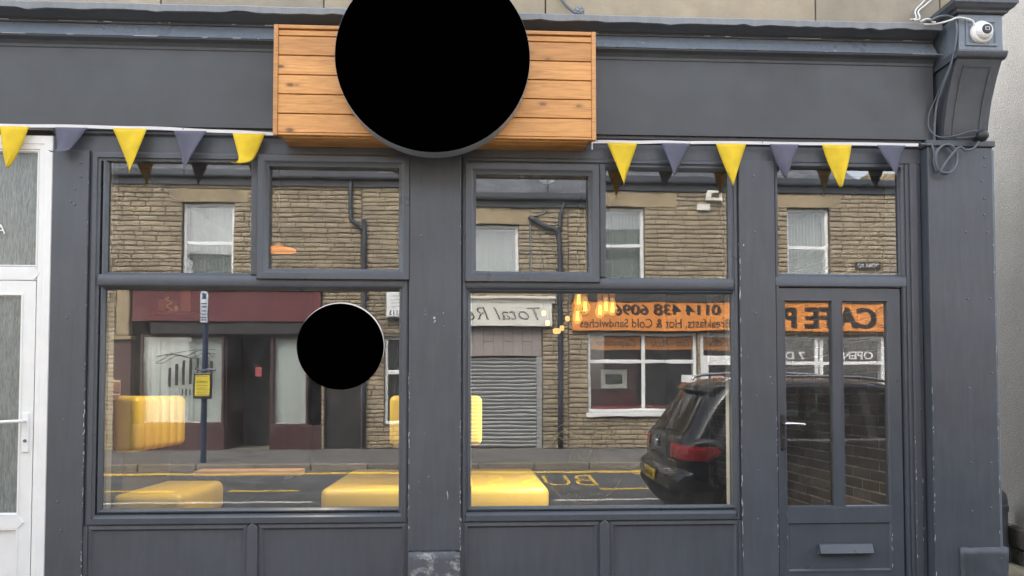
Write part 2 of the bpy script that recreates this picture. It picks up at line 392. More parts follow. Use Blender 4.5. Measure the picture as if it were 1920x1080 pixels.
def bulbglass():
    m, t, n, l, b = newmat('amber_bulb_glass'); n.remove(b)
    gl = N(n, 'ShaderNodeBsdfGlossy', i_Roughness=0.03); tr = N(n, 'ShaderNodeBsdfTransparent'); tr.inputs['Color'].default_value = (1.0, 0.82, 0.5, 1)
    em = N(n, 'ShaderNodeEmission', i_Strength=0.045); em.inputs['Color'].default_value = (1, 0.55, 0.12, 1)
    a = N(n, 'ShaderNodeMixShader', i_0=0.12); l.new(tr.outputs[0], a.inputs[1]); l.new(gl.outputs[0], a.inputs[2])
    s = N(n, 'ShaderNodeAddShader'); l.new(a.outputs[0], s.inputs[0]); l.new(em.outputs[0], s.inputs[1]); l.new(s.outputs[0], n['Material Output'].inputs['Surface']); return m
M['bulb'] = bulbglass()

def text(body, size, m, loc, rot, parent, name='lettering', extrude=0.003, shear=0.0, align='LEFT', width=None, offset=0.0, bold=0.0):
    cu = bpy.data.curves.new('t', 'FONT'); cu.body = body; cu.size = size; cu.extrude = extrude; cu.shear = shear; cu.align_x = align; cu.offset = bold
    o = bpy.data.objects.new('t', cu); COL.objects.link(o)
    dg = bpy.context.evaluated_depsgraph_get(); dg.update()
    me = bpy.data.meshes.new_from_object(o.evaluated_get(dg)); bpy.data.objects.remove(o)
    if not me.materials: me.materials.append(m)
    else: me.materials[0] = m
    xs = [v.co.x for v in me.vertices]; wd = max(xs)-min(xs)
    if width: me.transform(Matrix.Diagonal((width/wd, 1, 1, 1)))
    me.transform(Matrix.Translation(loc) @ __import__('mathutils').Euler(rot).to_matrix().to_4x4())
    ob = bpy.data.objects.new(name, me); COL.objects.link(ob); attach(ob, parent); return ob
FACE_STREET_FAR = (R(90), 0, R(180))      # lettering on the far side of the street, read from the shop
FACE_STREET = (R(90), 0, 0)               # lettering on the near side, read from the street

# ------------------------------------------------------------------ laid pieces (stones, bricks, slates)
def chamfer_mesh(name, m, jit, seed):
    rnd = random.Random(seed); v = []; c = 0.5
    for sx, sz in ((-1, -1), (1, -1), (1, 1), (-1, 1)): v.append((sx*.5, 0, sz*.5))
    for sx, sz in ((-1, -1), (1, -1), (1, 1), (-1, 1)): v.append((sx*.5, .55+rnd.uniform(-.1, .1), sz*.5))
    for sx, sz in ((-1, -1), (1, -1), (1, 1), (-1, 1)):
        v.append((sx*(.46+rnd.uniform(-jit, jit)), 1+rnd.uniform(-.25, .1), sz*(.42+rnd.uniform(-jit*2, jit*1.5))))
    v.append((rnd.uniform(-.2, .2), 1.12+rnd.uniform(-.1, .2), rnd.uniform(-.2, .2)))
    f = [(0,1,5,4),(1,2,6,5),(2,3,7,6),(3,0,4,7),(4,5,9,8),(5,6,10,9),(6,7,11,10),(7,4,8,11),(8,9,12),(9,10,12),(10,11,12),(11,8,12)]
    me = bpy.data.meshes.new(name); me.from_pydata(v, [], f); me.materials.append(m)
    bm = bmesh.new(); bm.from_mesh(me); bmesh.ops.recalc_face_normals(bm, faces=bm.faces); bm.to_mesh(me); bm.free()
    return me
def courses(u0, u1, v0, v1, holes, hr, lr, gap, rnd):
    out = []; v = v0
    while v < v1-0.02:
        h = rnd.uniform(*hr)
        if v+h > v1-0.03: h = v1-v
        # free spans of the course
        spans = [(u0, u1)]
        for (a, b, c, d) in holes:
            if d > v+0.01 and c < v+h-0.01:
                ns = []
                for (s, e) in spans:
                    if b <= s or a >= e: ns.append((s, e)); continue
                    if a > s: ns.append((s, a))
                    if b < e: ns.append((b, e))
                spans = ns
        for (s, e) in spans:
            u = s
            while u < e-0.02:
                L = rnd.uniform(*lr)*(0.75 if h < sum(hr)/2 else 1.1)
                if e-(u+L) < lr[0]*0.6: L = e-u
                out.append((u+gap/2, u+L-gap/2, v+gap/2, v+h-gap/2)); u += L
        v += h
    return out
def lay(parent, name, mkey, rects, mtx, thick, score=None, limit=290, seed=1, jit=0.03):
    """each piece an object of its own under its parent, alike pieces sharing mesh data; the rest joined"""
    rnd = random.Random(seed); vs = [chamfer_mesh(name, M[mkey], jit, seed*10+i) for i in range(5)]
    rects = sorted(rects, key=score) if score else rects
    rest = MB()
    for i, (a, b, c, d) in enumerate(rects):
        t = thick*rnd.uniform(0.7, 1.25); me = vs[i % 5]
        mt = mtx @ Matrix.Translation(((a+b)/2, 0, (c+d)/2)) @ Matrix.Diagonal((b-a, t, d-c, 1))
        if i < limit:
            o = bpy.data.objects.new(name, me); COL.objects.link(o); o.parent = parent
            o.matrix_parent_inverse = WM.get(parent.name, Matrix()).inverted(); o.matrix_basis = mt
        else:
            n = len(rest.v); rest.v += [tuple(mt @ q.co) for q in me.vertices]; rest.f += [tuple(n+j for j in p.vertices) for p in me.polygons]
    if rest.v:
        o = rest.obj('far_'+name+'s', M[mkey], parent); o['kind'] = 'stuff'
def wall_cells(u0, u1, v0, v1, holes):
    us = sorted({u0, u1, *[h for q in holes for h in q[:2] if u0 < h < u1]}); vs = sorted({v0, v1, *[h for q in holes for h in q[2:] if v0 < h < v1]})
    for i in range(len(us)-1):
        for j in range(len(vs)-1):
            cu, cv = (us[i]+us[i+1])/2, (vs[j]+vs[j+1])/2
            if not any(a < cu < b and c < cv < d for a, b, c, d in holes): yield us[i], us[i+1], vs[j], vs[j+1]

# ================================================================== SETTING: ground, road, footways
def zr(Y): return -0.08 + 0.0583*(Y-2.3)
g = MB().quad((-250, -250, -0.30), (250, -250, -0.30), (250, 250, -0.30), (-250, 250, -0.30)).obj('ground', M['footway']); struct(g)
road = MB().quad((-70, -2.3, zr(2.3)), (-70, -7.6, zr(7.6)), (70, -7.6, zr(7.6)), (70, -2.3, zr(2.3))).obj('road', M['asphalt']); struct(road)
pav = MB().box(-70, 70, -2.15, 0.02, -0.29, 0.0).obj('pavement', M['footway']); struct(pav)
n_ = MB(); n_.quad((-70, -7.75, 0.335), (-70, -9.95, 0.42), (70, -9.95, 0.42), (70, -7.75, 0.335))
pav2 = n_.obj('pavement', M['footway']); struct(pav2)
# kerbs, each stone a piece
def kerb(parent, Y0, Y1, ztop, zbot):
    me = None; x = -9.0; rnd = random.Random(3)
    while x < 11:
        L = 0.915; o_me = me or MB().box(0, L-0.012, -Y1, -Y0, zbot, ztop).mesh('kerb_stone', M['kerb']); me = o_me
        o = bpy.data.objects.new('kerb_stone', me); COL.objects.link(o); o.parent = parent; o.location = (x, 0, rnd.uniform(-.004, .004))
        b = o.modifiers.new('bevel', 'BEVEL'); b.width = 0.02; b.segments = 2; x += L
kerb(pav, 2.15, 2.3, 0.004, -0.2); kerb(pav2, 7.6, 7.76, 0.342, 0.1)
def mark(x0, x1, Y0, Y1, m='mark_yellow', name='painted_line'):
    return MB().quad((x0, -Y0, zr(Y0)+.004), (x1, -Y0, zr(Y0)+.004), (x1, -Y1, zr(Y1)+.004), (x0, -Y1, zr(Y1)+.004)).obj(name, M[m], road)
mark(-9, 10, 7.22, 7.40)
for x in (-6.9, -5.05, -3.35, -1.62, 0.05, 1.85, 3.6): mark(x, x+0.95, 5.76, 5.86, name='bay_dash')
for x0, x1 in ((-8, -2.05), (1.1, 5.0)): mark(x0, x1, 4.95, 5.05, 'mark_white', 'centre_line')
for i in range(3): mark(2.62+0.30*i, 3.6+0.3*i, 7.05-0.42*i, 7.13-0.42*i, name='bay_hatch')
t_ = text('BUS STOP', 1.35, M['mark_yellow'], (1.95, -6.08, zr(6.08)+.004), (math.atan(0.0583), 0, R(180)), road, 'road_lettering', extrude=0.0, width=3.0, bold=-0.018)

# ================================================================== THE SHOP BUILDING
shop = thing('shop_building', 'dark grey painted timber shop front with two big windows and a half glazed door', 'shop', (0.4, 0.2, 0))
P, PW, FR = M['paint'], M['paint_worn'], M['frame']
# upper stone wall, ashlar blocks, back body of the building
sh = MB()
sh.box(-9, 3.50, 0.30, 7.5, 3.2, 5.9)
sh.obj('upper_wall', M['mortar_pale'], shop)
MB().prism([(-9.2, 5.9), (3.6, 5.9), (3.6, 6.0), (-9.2, 6.0)], 0.05, 7.6).obj('roof', M['slate'], shop)
rects = []
xs = [-3.6, -2.06, -0.99, 0.5, 2.38, 3.27]
for a, b in zip([-4.4]+xs, xs+[3.49]): rects.append((a+.004, b-.004, 3.78, 4.48))
for a, b in zip([-4.2, -3.0, -1.5, -0.2, 1.2, 2.8], [-3.0, -1.5, -0.2, 1.2, 2.8, 3.49]): rects.append((a+.004, b-.004, 4.488, 5.0))
for a, b in zip([-4.2, -2.4, -0.9, 0.6, 2.2], [-2.4, -0.9, 0.6, 2.2, 3.49]): rects.append((a+.004, b-.004, 5.008, 5.5))
for (a, b, c, d) in rects:
    MB().box(a, b, 0.06+random.uniform(-.004, .004), 0.32, c, d).obj('ashlar_block', M['ashlar'], shop, bevel=0.006)

# fascia board, cornice, lead flashing
XL, XR = -4.2, 3.14
MB().box(XL, XR, -0.05, 0.06, 3.185, 3.70).obj('fascia_board', M['fascia'], shop)
MB().extrude_x(XL, XR, [(-0.049, 3.684), (-0.056, 3.690), (-0.060, 3.705), (-0.078, 3.722), (-0.108, 3.736), (-0.112, 3.744), (-0.10, 3.746), (-0.03, 3.752), (-0.03, 3.70)]).obj('lower_moulding', P, shop)
rj = random.Random(5); ph = [rj.uniform(0, 6) for _ in range(6)]
def wv(x, a=.004): return a*(math.sin(x*1.1+ph[0])+math.sin(x*2.7+ph[1])*.6+math.sin(x*6.7+ph[2])*.25)
MB().extrude_x(XL, XR, [(-0.114, 3.747), (-0.052, 3.848), (-0.02, 3.848), (-0.02, 3.747)], 60, lambda x, j: (wv(x, .0015), 0)).obj('sloped_board', M['paint_old_skylit'], shop)
MB().extrude_x(XL, XR, [(-0.045, 3.8485), (-0.060, 3.850), (-0.064, 3.858), (-0.058, 3.861), (-0.066, 3.867), (-0.074, 3.868), (-0.10, 3.880), (-0.135, 3.893), (-0.150, 3.902), (-0.150, 3.912), (0.05, 3.93), (0.05, 3.85)]).obj('upper_moulding', P, shop)
rf = random.Random(9); kn = [rf.gauss(0, .004)+(rf.uniform(-.022, .02) if rf.random() < .12 else 0) for _ in range(130)]
def flash(x, j):
    i = (x-XL)/(XR-XL)*120; a = int(i); t = i-a; q = kn[a]*(1-t)+kn[a+1]*t
    return ((wv(x, .0015) if j < 3 else 0), (q*.7+wv(x, .0012))*(1.0 if j < 2 else 0.3))
MB().extrude_x(XL, XR, [(-0.14, 3.895), (-0.166, 3.890), (-0.170, 3.926), (-0.15, 3.940), (0.07, 3.975), (0.07, 3.94)], 120, flash).obj('lead_flashing', M['lead'], shop)

# head rail under the fascia
MB().extrude_x(-2.69, 3.07, [(0.03, 3.035), (0.0, 3.035), (0.0, 3.135), (-0.018, 3.145), (-0.018, 3.160), (-0.03, 3.165), (-0.03, 3.184), (0.05, 3.184)]).obj('head_rail', P, shop)

def pilaster(name, x0, x1, y0, y1, z0, z1, m, screws=(), bevel=0.006):
    o = MB().box(x0, x1, y0, y1, z0, z1).obj(name, m, shop, bevel=bevel)
    for (sx, sz) in screws:
        MB().lathe([(0.0, -0.006), (0.0055, -0.005), (0.008, 0.0)], (sx, y0, sz), 'y', 8).obj('screw', M['screw'], o)
    return o
rs = random.Random(2)
pilaster('pilaster', -2.69, -2.462, -0.02, 0.2, 0, 3.034, P, [(-2.53+rs.uniform(-.02, .02), z) for z in (2.95, 2.86, 2.78, 2.68)]+[(-2.6+rs.uniform(-.04, .04), z) for z in (2.70, 1.95, 1.3, 0.78, 0.6)])
pilaster('pilaster', -0.408, -0.066, -0.026, 0.2, 0.443, 3.034, PW, [(-0.3, 1.2), (-0.18, 1.9), (-0.33, 2.5)])
pilaster('pilaster', 1.795, 2.040, -0.02, 0.2, 0, 3.034, PW, [(1.90, z) for z in (2.93, 2.55, 2.0, 1.45, 0.95)])
pilaster('pilaster', 3.072, 3.525, -0.08, 0.3, 0, 3.13, P, [(3.47+rs.uniform(-.03, .02), z) for z in (3.06, 3.0, 2.9, 2.78, 2.67, 2.55, 2.1, 1.6, 1.0, 0.7)]+[(3.33, z) for z in (2.55, 2.1, 1.5, 1.0, 0.68)])
pilaster('corner_angle', 3.5255, 3.55, -0.065, 0.5, 0, 3.12, M['paint_old_skylit'])
MB().box(3.06, 3.54, -0.093, 0.25, 3.1305, 3.172).obj('pilaster_cap', P, shop, bevel=0.006)
MB().box(2.958, 3.0705, 0.0, 0.2, 0, 3.034).obj('door_side_trim', P, shop, bevel=0.01)
MB().box(2.985, 3.040, -0.014, 0.0, 0, 3.033).obj('door_side_bead', PW, shop, bevel=0.008)
# plinth blocks, rough
def rough_block(name, x0, x1, y0, y1, z0, z1, m, amp=0.006, seed=1):
    bm = bmesh.new(); bmesh.ops.create_cube(bm, size=1); bmesh.ops.subdivide_edges(bm, edges=bm.edges[:], cuts=9, use_grid_fill=True)
    r = random.Random(seed)
    for v in bm.verts:
        x, y, z = v.co
        rr = lambda c: math.copysign(0.5-max(0, abs(c)-0.46)*0.0, c) if False else c
        e = sum(abs(c) > .49 for c in (x, y, z)); sh_ = 0.985 if e >= 2 else 1.0
        v.co = Vector((x0+(x*sh_+.5)*(x1-x0)+r.uniform(-amp, amp), y0+(y*sh_+.5)*(y1-y0)+r.uniform(-amp, amp), z0+(z*sh_+.5)*(z1-z0)+r.uniform(-amp, amp)))
    me = bpy.data.meshes.new(name); bm.to_mesh(me); bm.free(); me.materials.append(m)
    for p in me.polygons: p.use_smooth = True
    o = bpy.data.objects.new(name, me); COL.objects.link(o); attach(o, shop); return o
M['plinth_worn'] = paint('chipped_plinth_paint', (0.09, 0.10, 0.115), rough=0.6, chips=2.35, brush=0.9, cs=13)
o = rough_block('plinth_block', -0.404, -0.070, -0.05, 0.1, 0, 0.441, M['plinth_worn'], 0.004, 1); o['label'] = 'chipped plinth with bare pale patches'
rough_block('plinth_block', 3.240, 3.565, -0.100, 0.35, 0, 0.441, M['paint_rough'], 0.005, 2)

# --- window units -------------------------------------------------------------------------------
def pane(name, x0, x1, z0, z1, y, m, parent, tilt=(0, 0)):
    """glass leaf; tilt = small lean about x and about z, as glass sits in old beads"""
    cx, cz = (x0+x1)/2, (z0+z1)/2; b = MB()
    V = []
    for (x, z) in ((x0, z0), (x1, z0), (x1, z1), (x0, z1)):
        V.append((x, y+(z-cz)*math.tan(tilt[0])+(x-cx)*math.tan(tilt[1]), z))
    return b.quad(*V).obj(name, m, parent)
GY = 0.035
def sash_prof(wd, yf, yb=GY+0.02):
    return [(0.0, yb), (0.0, yf+0.006), (0.004, yf), (wd*0.55, yf), (wd*0.62, yf+0.004), (wd*0.80, yf+0.018), (wd, yf+0.024), (wd, yb)]
def window(name, x0, x1, zt0, zt1, splits, main, tr):
    """shop window: upper lights over one large pane"""
    f = MB()
    f.ring(x0, x1, main[2]-0.078, tr, [(0, 0.2), (0, 0.004), (0.018, 0.0), (0.024, 0.0), (0.030, 0.012), (0.05, 0.012), (0.05, 0.2)])
    o = f.obj(name, FR, shop); return o
# left window
wl = MB().ring(-2.458, -0.412, 0.62, 3.034, [(0, 0.15), (0, 0.0), (0.014, -0.006), (0.040, -0.006), (0.046, 0.004), (0.060, 0.006), (0.060, 0.15)]).obj('window_frame', FR, shop)
wr = MB().ring(-0.064, 1.793, 0.62, 3.034, [(0, 0.15), (0, 0.0), (0.010, -0.006), (0.026, -0.006), (0.030, 0.004), (0.036, 0.006), (0.036, 0.15)]).obj('window_frame', FR, shop)
def unit(wf, X0, X1, casement, fixed, mainp, tilts, split):
    # transom with a rounded nosing, mullion, bottom rail
    MB().extrude_x(X0, X1, [(0.12, 2.150), (0.008, 2.150), (-0.004, 2.158), (-0.010, 2.170), (-0.010, 2.205), (-0.004, 2.222), (0.008, 2.236), (0.12, 2.236)]).obj('transom', FR, wf, smooth='auto')
    MB().box(split-0.022, split+0.022, -0.004, 0.12, 2.2365, 3.0).obj('mullion', FR, wf, bevel=0.006)
    MB().extrude_x(X0, X1, [(0.12, 0.622), (0.0, 0.622), (-0.012, 0.632), (-0.014, 0.668), (-0.004, 0.676), (0.006, 0.684), (0.024, 0.694), (0.12, 0.698)]).obj('bottom_rail', FR, wf, smooth='auto')
    x0, x1, z0, z1 = casement
    c = MB().ring(x0, x1, z0, z1, sash_prof(0.072, -0.035)).obj('casement', FR, wf, smooth='auto')
    for key, (a, b, cc, d) in (('c', (x0+.07, x1-.07, z0+.055, z1-.068)), ('f', fixed), ('m', mainp)):
        pane('glass_pane', a, b, cc, d, GY, M['glass'], wf, tilts[key])
    fx = fixed; MB().ring(fx[0]-.03, fx[1]+.03, fx[2]-.03, fx[3]+.03, [(0, 0.05), (0, 0.006), (0.012, 0.004), (0.03, 0.022), (0.03, 0.05)]).obj('glazing_bead', FR, wf)
    mp = mainp; MB().ring(mp[0]-.025, mp[1]+.025, mp[2]-.004, mp[3]+.018, [(0, 0.05), (0, 0.010), (0.010, 0.006), (0.024, 0.024), (0.024, 0.05)]).obj('glazing_bead', FR, wf)
    # pale inner casing seen through the glass
    for (a, b, cc, d) in (mp, fx):
        MB().box(a-.02, a+.007, 0.062, 0.13, cc, d).obj('inner_casing', M['casing'], wf)
        MB().box(b-.007, b+.02, 0.062, 0.13, cc, d).obj('inner_casing', M['casing'], wf)
unit(wl, -2.398, -0.452, (-1.392, -0.405, 2.205, 3.022), (-2.352, -1.440, 2.250, 2.995), (-2.362, -0.453, 0.703, 2.143), {'c': (0, 0), 'f': (0, 0.0005), 'm': (0, 0)}, -1.415)
unit(wr, -0.034, 1.757, (-0.042, 0.850, 2.198, 2.988), (0.900, 1.732, 2.238, 2.966), (-0.005, 1.748, 0.700, 2.137), {'c': (0.017, 0.001), 'f': (0.0, 0.0015), 'm': (0.0, 0.0015)}, 0.876)
# stall risers: panels between rails
def riser(x0, x1, xm, parent):
    MB().box(x0, x1, 0.012, 0.15, 0.0, 0.622).obj('stall_riser', P, parent, bevel=0.003)
    MB().prism([(xm-.034, 0.0), (xm+.034, 0.0), (xm+.034, 0.606), (xm, 0.636), (xm-.034, 0.606)], -0.016, 0.0125).obj('riser_muntin', FR, parent, bevel=0.006)
    for (a, b) in ((x0, xm-.034), (xm+.034, x1)):
        MB().ring(a, b, -0.2, 0.621, [(0, 0.013), (0, 0.002), (0.022, -0.002), (0.036, 0.0125)]).obj('panel_bead', P, parent)
riser(-2.44, -0.420, -1.402, wl); riser(-0.050, 1.780, 0.878, wr)
for (a, b) in ((-2.46, -2.435), (1.775, 1.794), (-0.4185, -0.3985), (-0.0755, -0.0515)): MB().box(a, b, -0.008, 0.05, 0, 0.62).obj('riser_edge', PW, shop)
# --- door ----------------------------------------------------------------------------------------
door = MB().ring(2.041, 2.957, -0.1, 3.034, [(0, 0.2), (0, 0.004), (0.012, -0.004), (0.026, -0.004), (0.030, 0.01), (0.030, 0.2)]).obj('door_frame', FR, shop)
MB().extrude_x(2.045, 2.953, [(0.12, 2.182), (0.002, 2.182), (-0.006, 2.19), (-0.006, 2.245), (0.002, 2.256), (0.02, 2.272), (0.12, 2.272)]).obj('transom', FR, door, smooth='auto')
pane('fanlight_pane', 2.045, 2.912, 2.27, 2.99, GY, M['glass_door'], door, (0, 0.001))
MB().ring(2.046, 2.930, 2.262, 3.012, [(0, 0.05), (0, 0.014), (0.006, 0.012), (0.014, 0.024), (0.014, 0.05)]).obj('glazing_bead', FR, door)
leaf = MB()
YF, YB = 0.012, 0.075
x0, x1 = 2.066, 2.914
for (a, b, c, d) in ((x0, 2.108, 0.06, 2.176), (2.832, x1, 0.06, 2.176), (2.108, 2.832, 2.098, 2.176), (2.108, 2.832, 0.605, 0.700), (2.108, 2.832, 0.06, 0.270), (2.444, 2.506, 0.700, 2.098)):
    leaf.box(a, b, YF, YB, c, d)
lf = leaf.obj('door_leaf', FR, shop)
for (a, b) in ((2.106, 2.446), (2.504, 2.834)):
    MB().ring(a, b, 0.698, 2.100, [(0, YF+.002), (0.0, YF-.003), (0.008, YF-.004), (0.012, YF+.014), (0.012, 0.06)]).obj('glazing_bead', FR, lf)
    pane('door_pane', a+.01, b-.01, 0.708, 2.09, GY, M['glass_door'], lf, (0.0, 0.003 if a < 2.3 else -0.001))
MB().box(2.105, 2.835, 0.02, 0.05, 0.265, 0.61).obj('door_panel', FR, lf)
MB().ring(2.106, 2.834, 0.268, 0.607, [(0, YF+.001), (0.0, YF-.003), (0.010, YF-.004), (0.022, 0.021)]).obj('panel_bead', FR, lf)
MB().prism([(2.115, 0.604), (2.825, 0.604), (2.846, 0.652), (2.825, 0.700), (2.115, 0.700), (2.094, 0.652)], YF-.004, YF+.001).obj('lock_rail', FR, lf, bevel=0.002)
# letter plate
lp = MB(); lp.prism([(2.318, 0.385), (2.690, 0.385), (2.676, 0.455), (2.326, 0.455)], 0.004, 0.02)
lp = lp.obj('letter_plate', FR, lf, bevel=0.003)
MB().extrude_x(2.322, 2.684, [(0.004, 0.456), (-0.004, 0.456), (-0.030, 0.400), (-0.026, 0.396), (0.004, 0.44)]).obj('letter_flap', FR, lf)
hp = MB().box(2.070, 2.100, -0.002, 0.012, 1.085, 1.325).obj('handle_plate', M['black_plastic'], lf, bevel=0.010, seg=3)
MB().tube([(2.085, -0.002, 1.262), (2.085, -0.045, 1.262), (2.10, -0.058, 1.263), (2.150, -0.060, 1.262), (2.215, -0.058, 1.257)], 0.0095, 8).obj('door_handle', M['chrome'], lf, smooth=True)
MB().lathe([(0, -0.008), (0.008, -0.008), (0.010, 0.0)], (2.086, -0.003, 1.168), 'y', 12).obj('keyhole', M['chrome'], lf)
MB().box(2.041, 2.957, -0.03, 0.2, 0.0, 0.055).obj('threshold', M['kerb'], shop)
# --- console bracket at the right end --------------------------------------------------------------
con = MB()
prof = [(0.1, 3.175), (-0.085, 3.175), (-0.10, 3.20), (-0.118, 3.30), (-0.15, 3.42), (-0.205, 3.55), (-0.262, 3.655), (0.1, 3.655)]
con.extrude_x(3.175, 3.480, prof)
co = con.obj('console_bracket', P, shop, smooth='auto')
# raised border following the front of the scroll
def front(z):
    q = [(3.175, -0.085), (3.20, -0.10), (3.30, -0.118), (3.42, -0.15), (3.55, -0.205), (3.655, -0.262)]
    for (a, ya), (b, yb) in zip(q, q[1:]):
        if a <= z <= b: return ya+(yb-ya)*(z-a)/(b-a)
    return -0.262
bd = MB()
for (a, b, z0, z1) in ((3.23, 3.242, 3.19, 3.62), (3.413, 3.425, 3.19, 3.62), (3.242, 3.413, 3.608, 3.62)):
    zs = [z0+(z1-z0)*i/8 for i in range(9)]; n = len(bd.v)
    for z in zs: bd.v += [(a, front(z)-.0, z), (a, front(z)-.008, z), (b, front(z)-.008, z), (b, front(z)-.0, z)]
    for i in range(8):
        for j in range(3): bd.f.append((n+4*i+j, n+4*i+j+1, n+4*i+5+j, n+4*i+4+j))
bd.obj('console_border', P, co)
MB().extrude_x(3.158, 3.497, [(0.1, 3.656), (-0.268, 3.656), (-0.282, 3.664), (-0.290, 3.676), (-0.296, 3.690), (-0.296, 3.700), (-0.285, 3.703), (0.1, 3.703)]).obj('console_ledge', P, co)
MB().box(3.180, 3.478, -0.275, 0.1, 3.704, 3.944).obj('console_block', M['paint_old_skylit'], co, bevel=0.004)
MB().ring(3.225, 3.436, 3.735, 3.905, [(0, -0.274), (0, -0.284), (0.012, -0.284), (0.020, -0.276)]).obj('block_panel_bead', M['paint_old_skylit'], co)
cap = MB()
n = len(cap.v)
# pitched cap on the console: moulded eaves rising to a small gable roof
for (ov, z) in ((0.0, 3.945), (0.022, 3.950), (0.026, 3.962), (0.045, 3.972), (0.06, 3.990), (0.066, 3.995), (0.066, 4.018)):
    cap.v += [(3.18-ov, -0.275-ov, z), (3.478+ov, -0.275-ov, z), (3.478+ov, 0.1, z), (3.18-ov, 0.1, z)]
for i in range(6):
    for c in range(4): d = (c+1) % 4; cap.f.append((n+4*i+c, n+4*i+d, n+4*i+4+d, n+4*i+4+c))
cap.obj('console_cap', P, co)
MB().prism([(3.112, 4.019), (3.546, 4.019), (3.329, 4.20)], -0.34, 0.1).obj('console_gable', P, co, bevel=0.004)

# ================================================================== ROOM BEHIND THE GLASS
room = MB()
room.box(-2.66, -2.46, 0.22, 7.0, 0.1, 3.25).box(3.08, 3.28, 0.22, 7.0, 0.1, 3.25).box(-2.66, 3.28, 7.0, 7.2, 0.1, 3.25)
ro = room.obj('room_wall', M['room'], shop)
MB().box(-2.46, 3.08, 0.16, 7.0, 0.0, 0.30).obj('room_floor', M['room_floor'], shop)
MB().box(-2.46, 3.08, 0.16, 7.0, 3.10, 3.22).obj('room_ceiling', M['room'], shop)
# brick side walls of the room (right one shows through the door, left one at the window's edge)
rb = random.Random(21)
br = courses(0.22, 4.6, 0.3, 2.7, [], (0.083, 0.083), (0.235, 0.235), 0.012, rb)
br = [(a, b, c, d) for (a, b, c, d) in br]
MtxR = Matrix(((0, -1, 0, 3.078), (1, 0, 0, 0), (0, 0, 1, 0), (0, 0, 0, 1)))
def bond(rects):
    out = []
    for (a, b, c, d) in rects:
        row = round((c-0.3)/0.083); s = 0.118 if row % 2 else 0
        out.append((a+s, min(b+s, 4.7), c, d))
    return out
MB().box(3.066, 3.079, 0.22, 4.8, 0.3, 2.75).obj('brick_bed', M['brick_joint'], shop)
lay(ro, 'brick', 'brick_dark', bond(br), MtxR @ Matrix.Translation((0, 0.008, 0)), 0.012, score=lambda r: r[0]+abs(r[2]-1.0)*.8, limit=290, seed=4, jit=0.012)
MB().box(3.00, 3.07, 0.16, 0.26, 0.3, 3.1).obj('door_reveal_post', M['cream'], shop, bevel=0.004)
MtxL = Matrix(((0, 1, 0, -2.458), (1, 0, 0, 0), (0, 0, 1, 0), (0, 0, 0, 1)))
lo = MB().box(-2.459, -2.452, 0.2, 0.46, 0.3, 1.56).obj('side_wall', M['mortar_pale'], shop)
bl = courses(0.2, 0.44, 0.3, 1.55, [], (0.083, 0.083), (0.235, 0.235), 0.012, rb)
lay(lo, 'brick', 'brick_red', bond(bl), MtxL @ Matrix.Translation((0, 0.004, 0)), 0.014, limit=280, seed=6, jit=0.012)

# ================================================================== NEIGHBOURS ON THE SHOP'S SIDE
nb = thing('neighbour_building', 'neighbouring house entrance with white plastic door beside the grey pilaster', 'building', (-3.2, 0.2, 0))
MB().box(-9, -4.2, 0.1, 0.3, 0, 3.2).obj('wall', M['render'], nb)
df = MB().ring(-4.02, -2.692, 0.0, 3.125, [(0, 0.12), (0, -0.012), (0.004, -0.016), (0.052, -0.016), (0.056, -0.010), (0.085, -0.008), (0.092, 0.004), (0.092, 0.12)]).obj('door_frame', M['upvc'], nb, smooth='auto')
MB().box(-4.0, -2.784, -0.003, 0.1, 2.190, 2.275).obj('transom', M['upvc'], df, bevel=0.006)
MB().prism([(-2.80, 2.190), (-2.763, 2.2325), (-2.80, 2.275)], -0.012, -0.004).obj('transom_joint', M['upvc'], df)
MB().ring(-3.90, -2.784, 2.2752, 3.033, [(0, 0.09), (0, 0.0), (0.008, -0.004), (0.016, 0.012), (0.016, 0.09)]).obj('fanlight_bead', M['upvc'], df)
MB().box(-3.9, -2.79, 0.02, 0.03, 2.28, 3.03).obj('fanlight_glass', M['reeded'], nb, label='reeded privacy glass over the white door')
text('A', 0.088, M['white'], (-3.052, 0.015, 2.492), FACE_STREET, nb, 'letter', extrude=0.002)
lfw = MB()
for (a, b, c, d) in ((-2.866, -2.786, 0.06, 2.185), (-3.9, -3.80, 0.06, 2.185), (-3.80, -2.866, 2.10, 2.185), (-3.80, -2.866, 0.612, 0.690), (-3.80, -2.866, 0.06, 0.2)): lfw.box(a, b, -0.004, 0.07, c, d)
lw = lfw.obj('door_leaf', M['upvc'], nb)
MB().ring(-3.80, -2.862, 0.688, 2.104, [(0, 0.0), (0.0, -0.010), (0.010, -0.011), (0.020, 0.012), (0.020, 0.05)]).obj('glazing_bead', M['upvc'], lw)
MB().box(-3.79, -2.87, 0.015, 0.028, 0.70, 2.10).obj('door_glass', M['reeded'], lw)
MB().prism([(-3.8, 0.611), (-2.866, 0.611), (-2.826, 0.651), (-2.866, 0.691), (-3.8, 0.691)], -0.010, -0.003).obj('lock_rail', M['upvc'], lw, bevel=0.002)
MB().box(-3.80, -2.868, 0.012, 0.03, 0.2, 0.612).obj('door_panel', M['upvc'], lw)
MB().ring(-3.80, -2.864, 0.19, 0.613, [(0, 0.0), (0.0, -0.008), (0.010, -0.009), (0.018, 0.0125)]).obj('panel_bead', M['upvc'], lw)
MB().box(-2.848, -2.806, -0.018, -0.004, 1.09, 1.345).obj('handle_plate', M['upvc'], lw, bevel=0.012, seg=3)
MB().tube([(-2.827, -0.015, 1.290), (-2.827, -0.055, 1.290), (-2.845, -0.064, 1.290), (-2.90, -0.064, 1.288), (-2.972, -0.060, 1.284)], 0.011, 8).obj('door_handle', M['upvc'], lw, smooth=True)
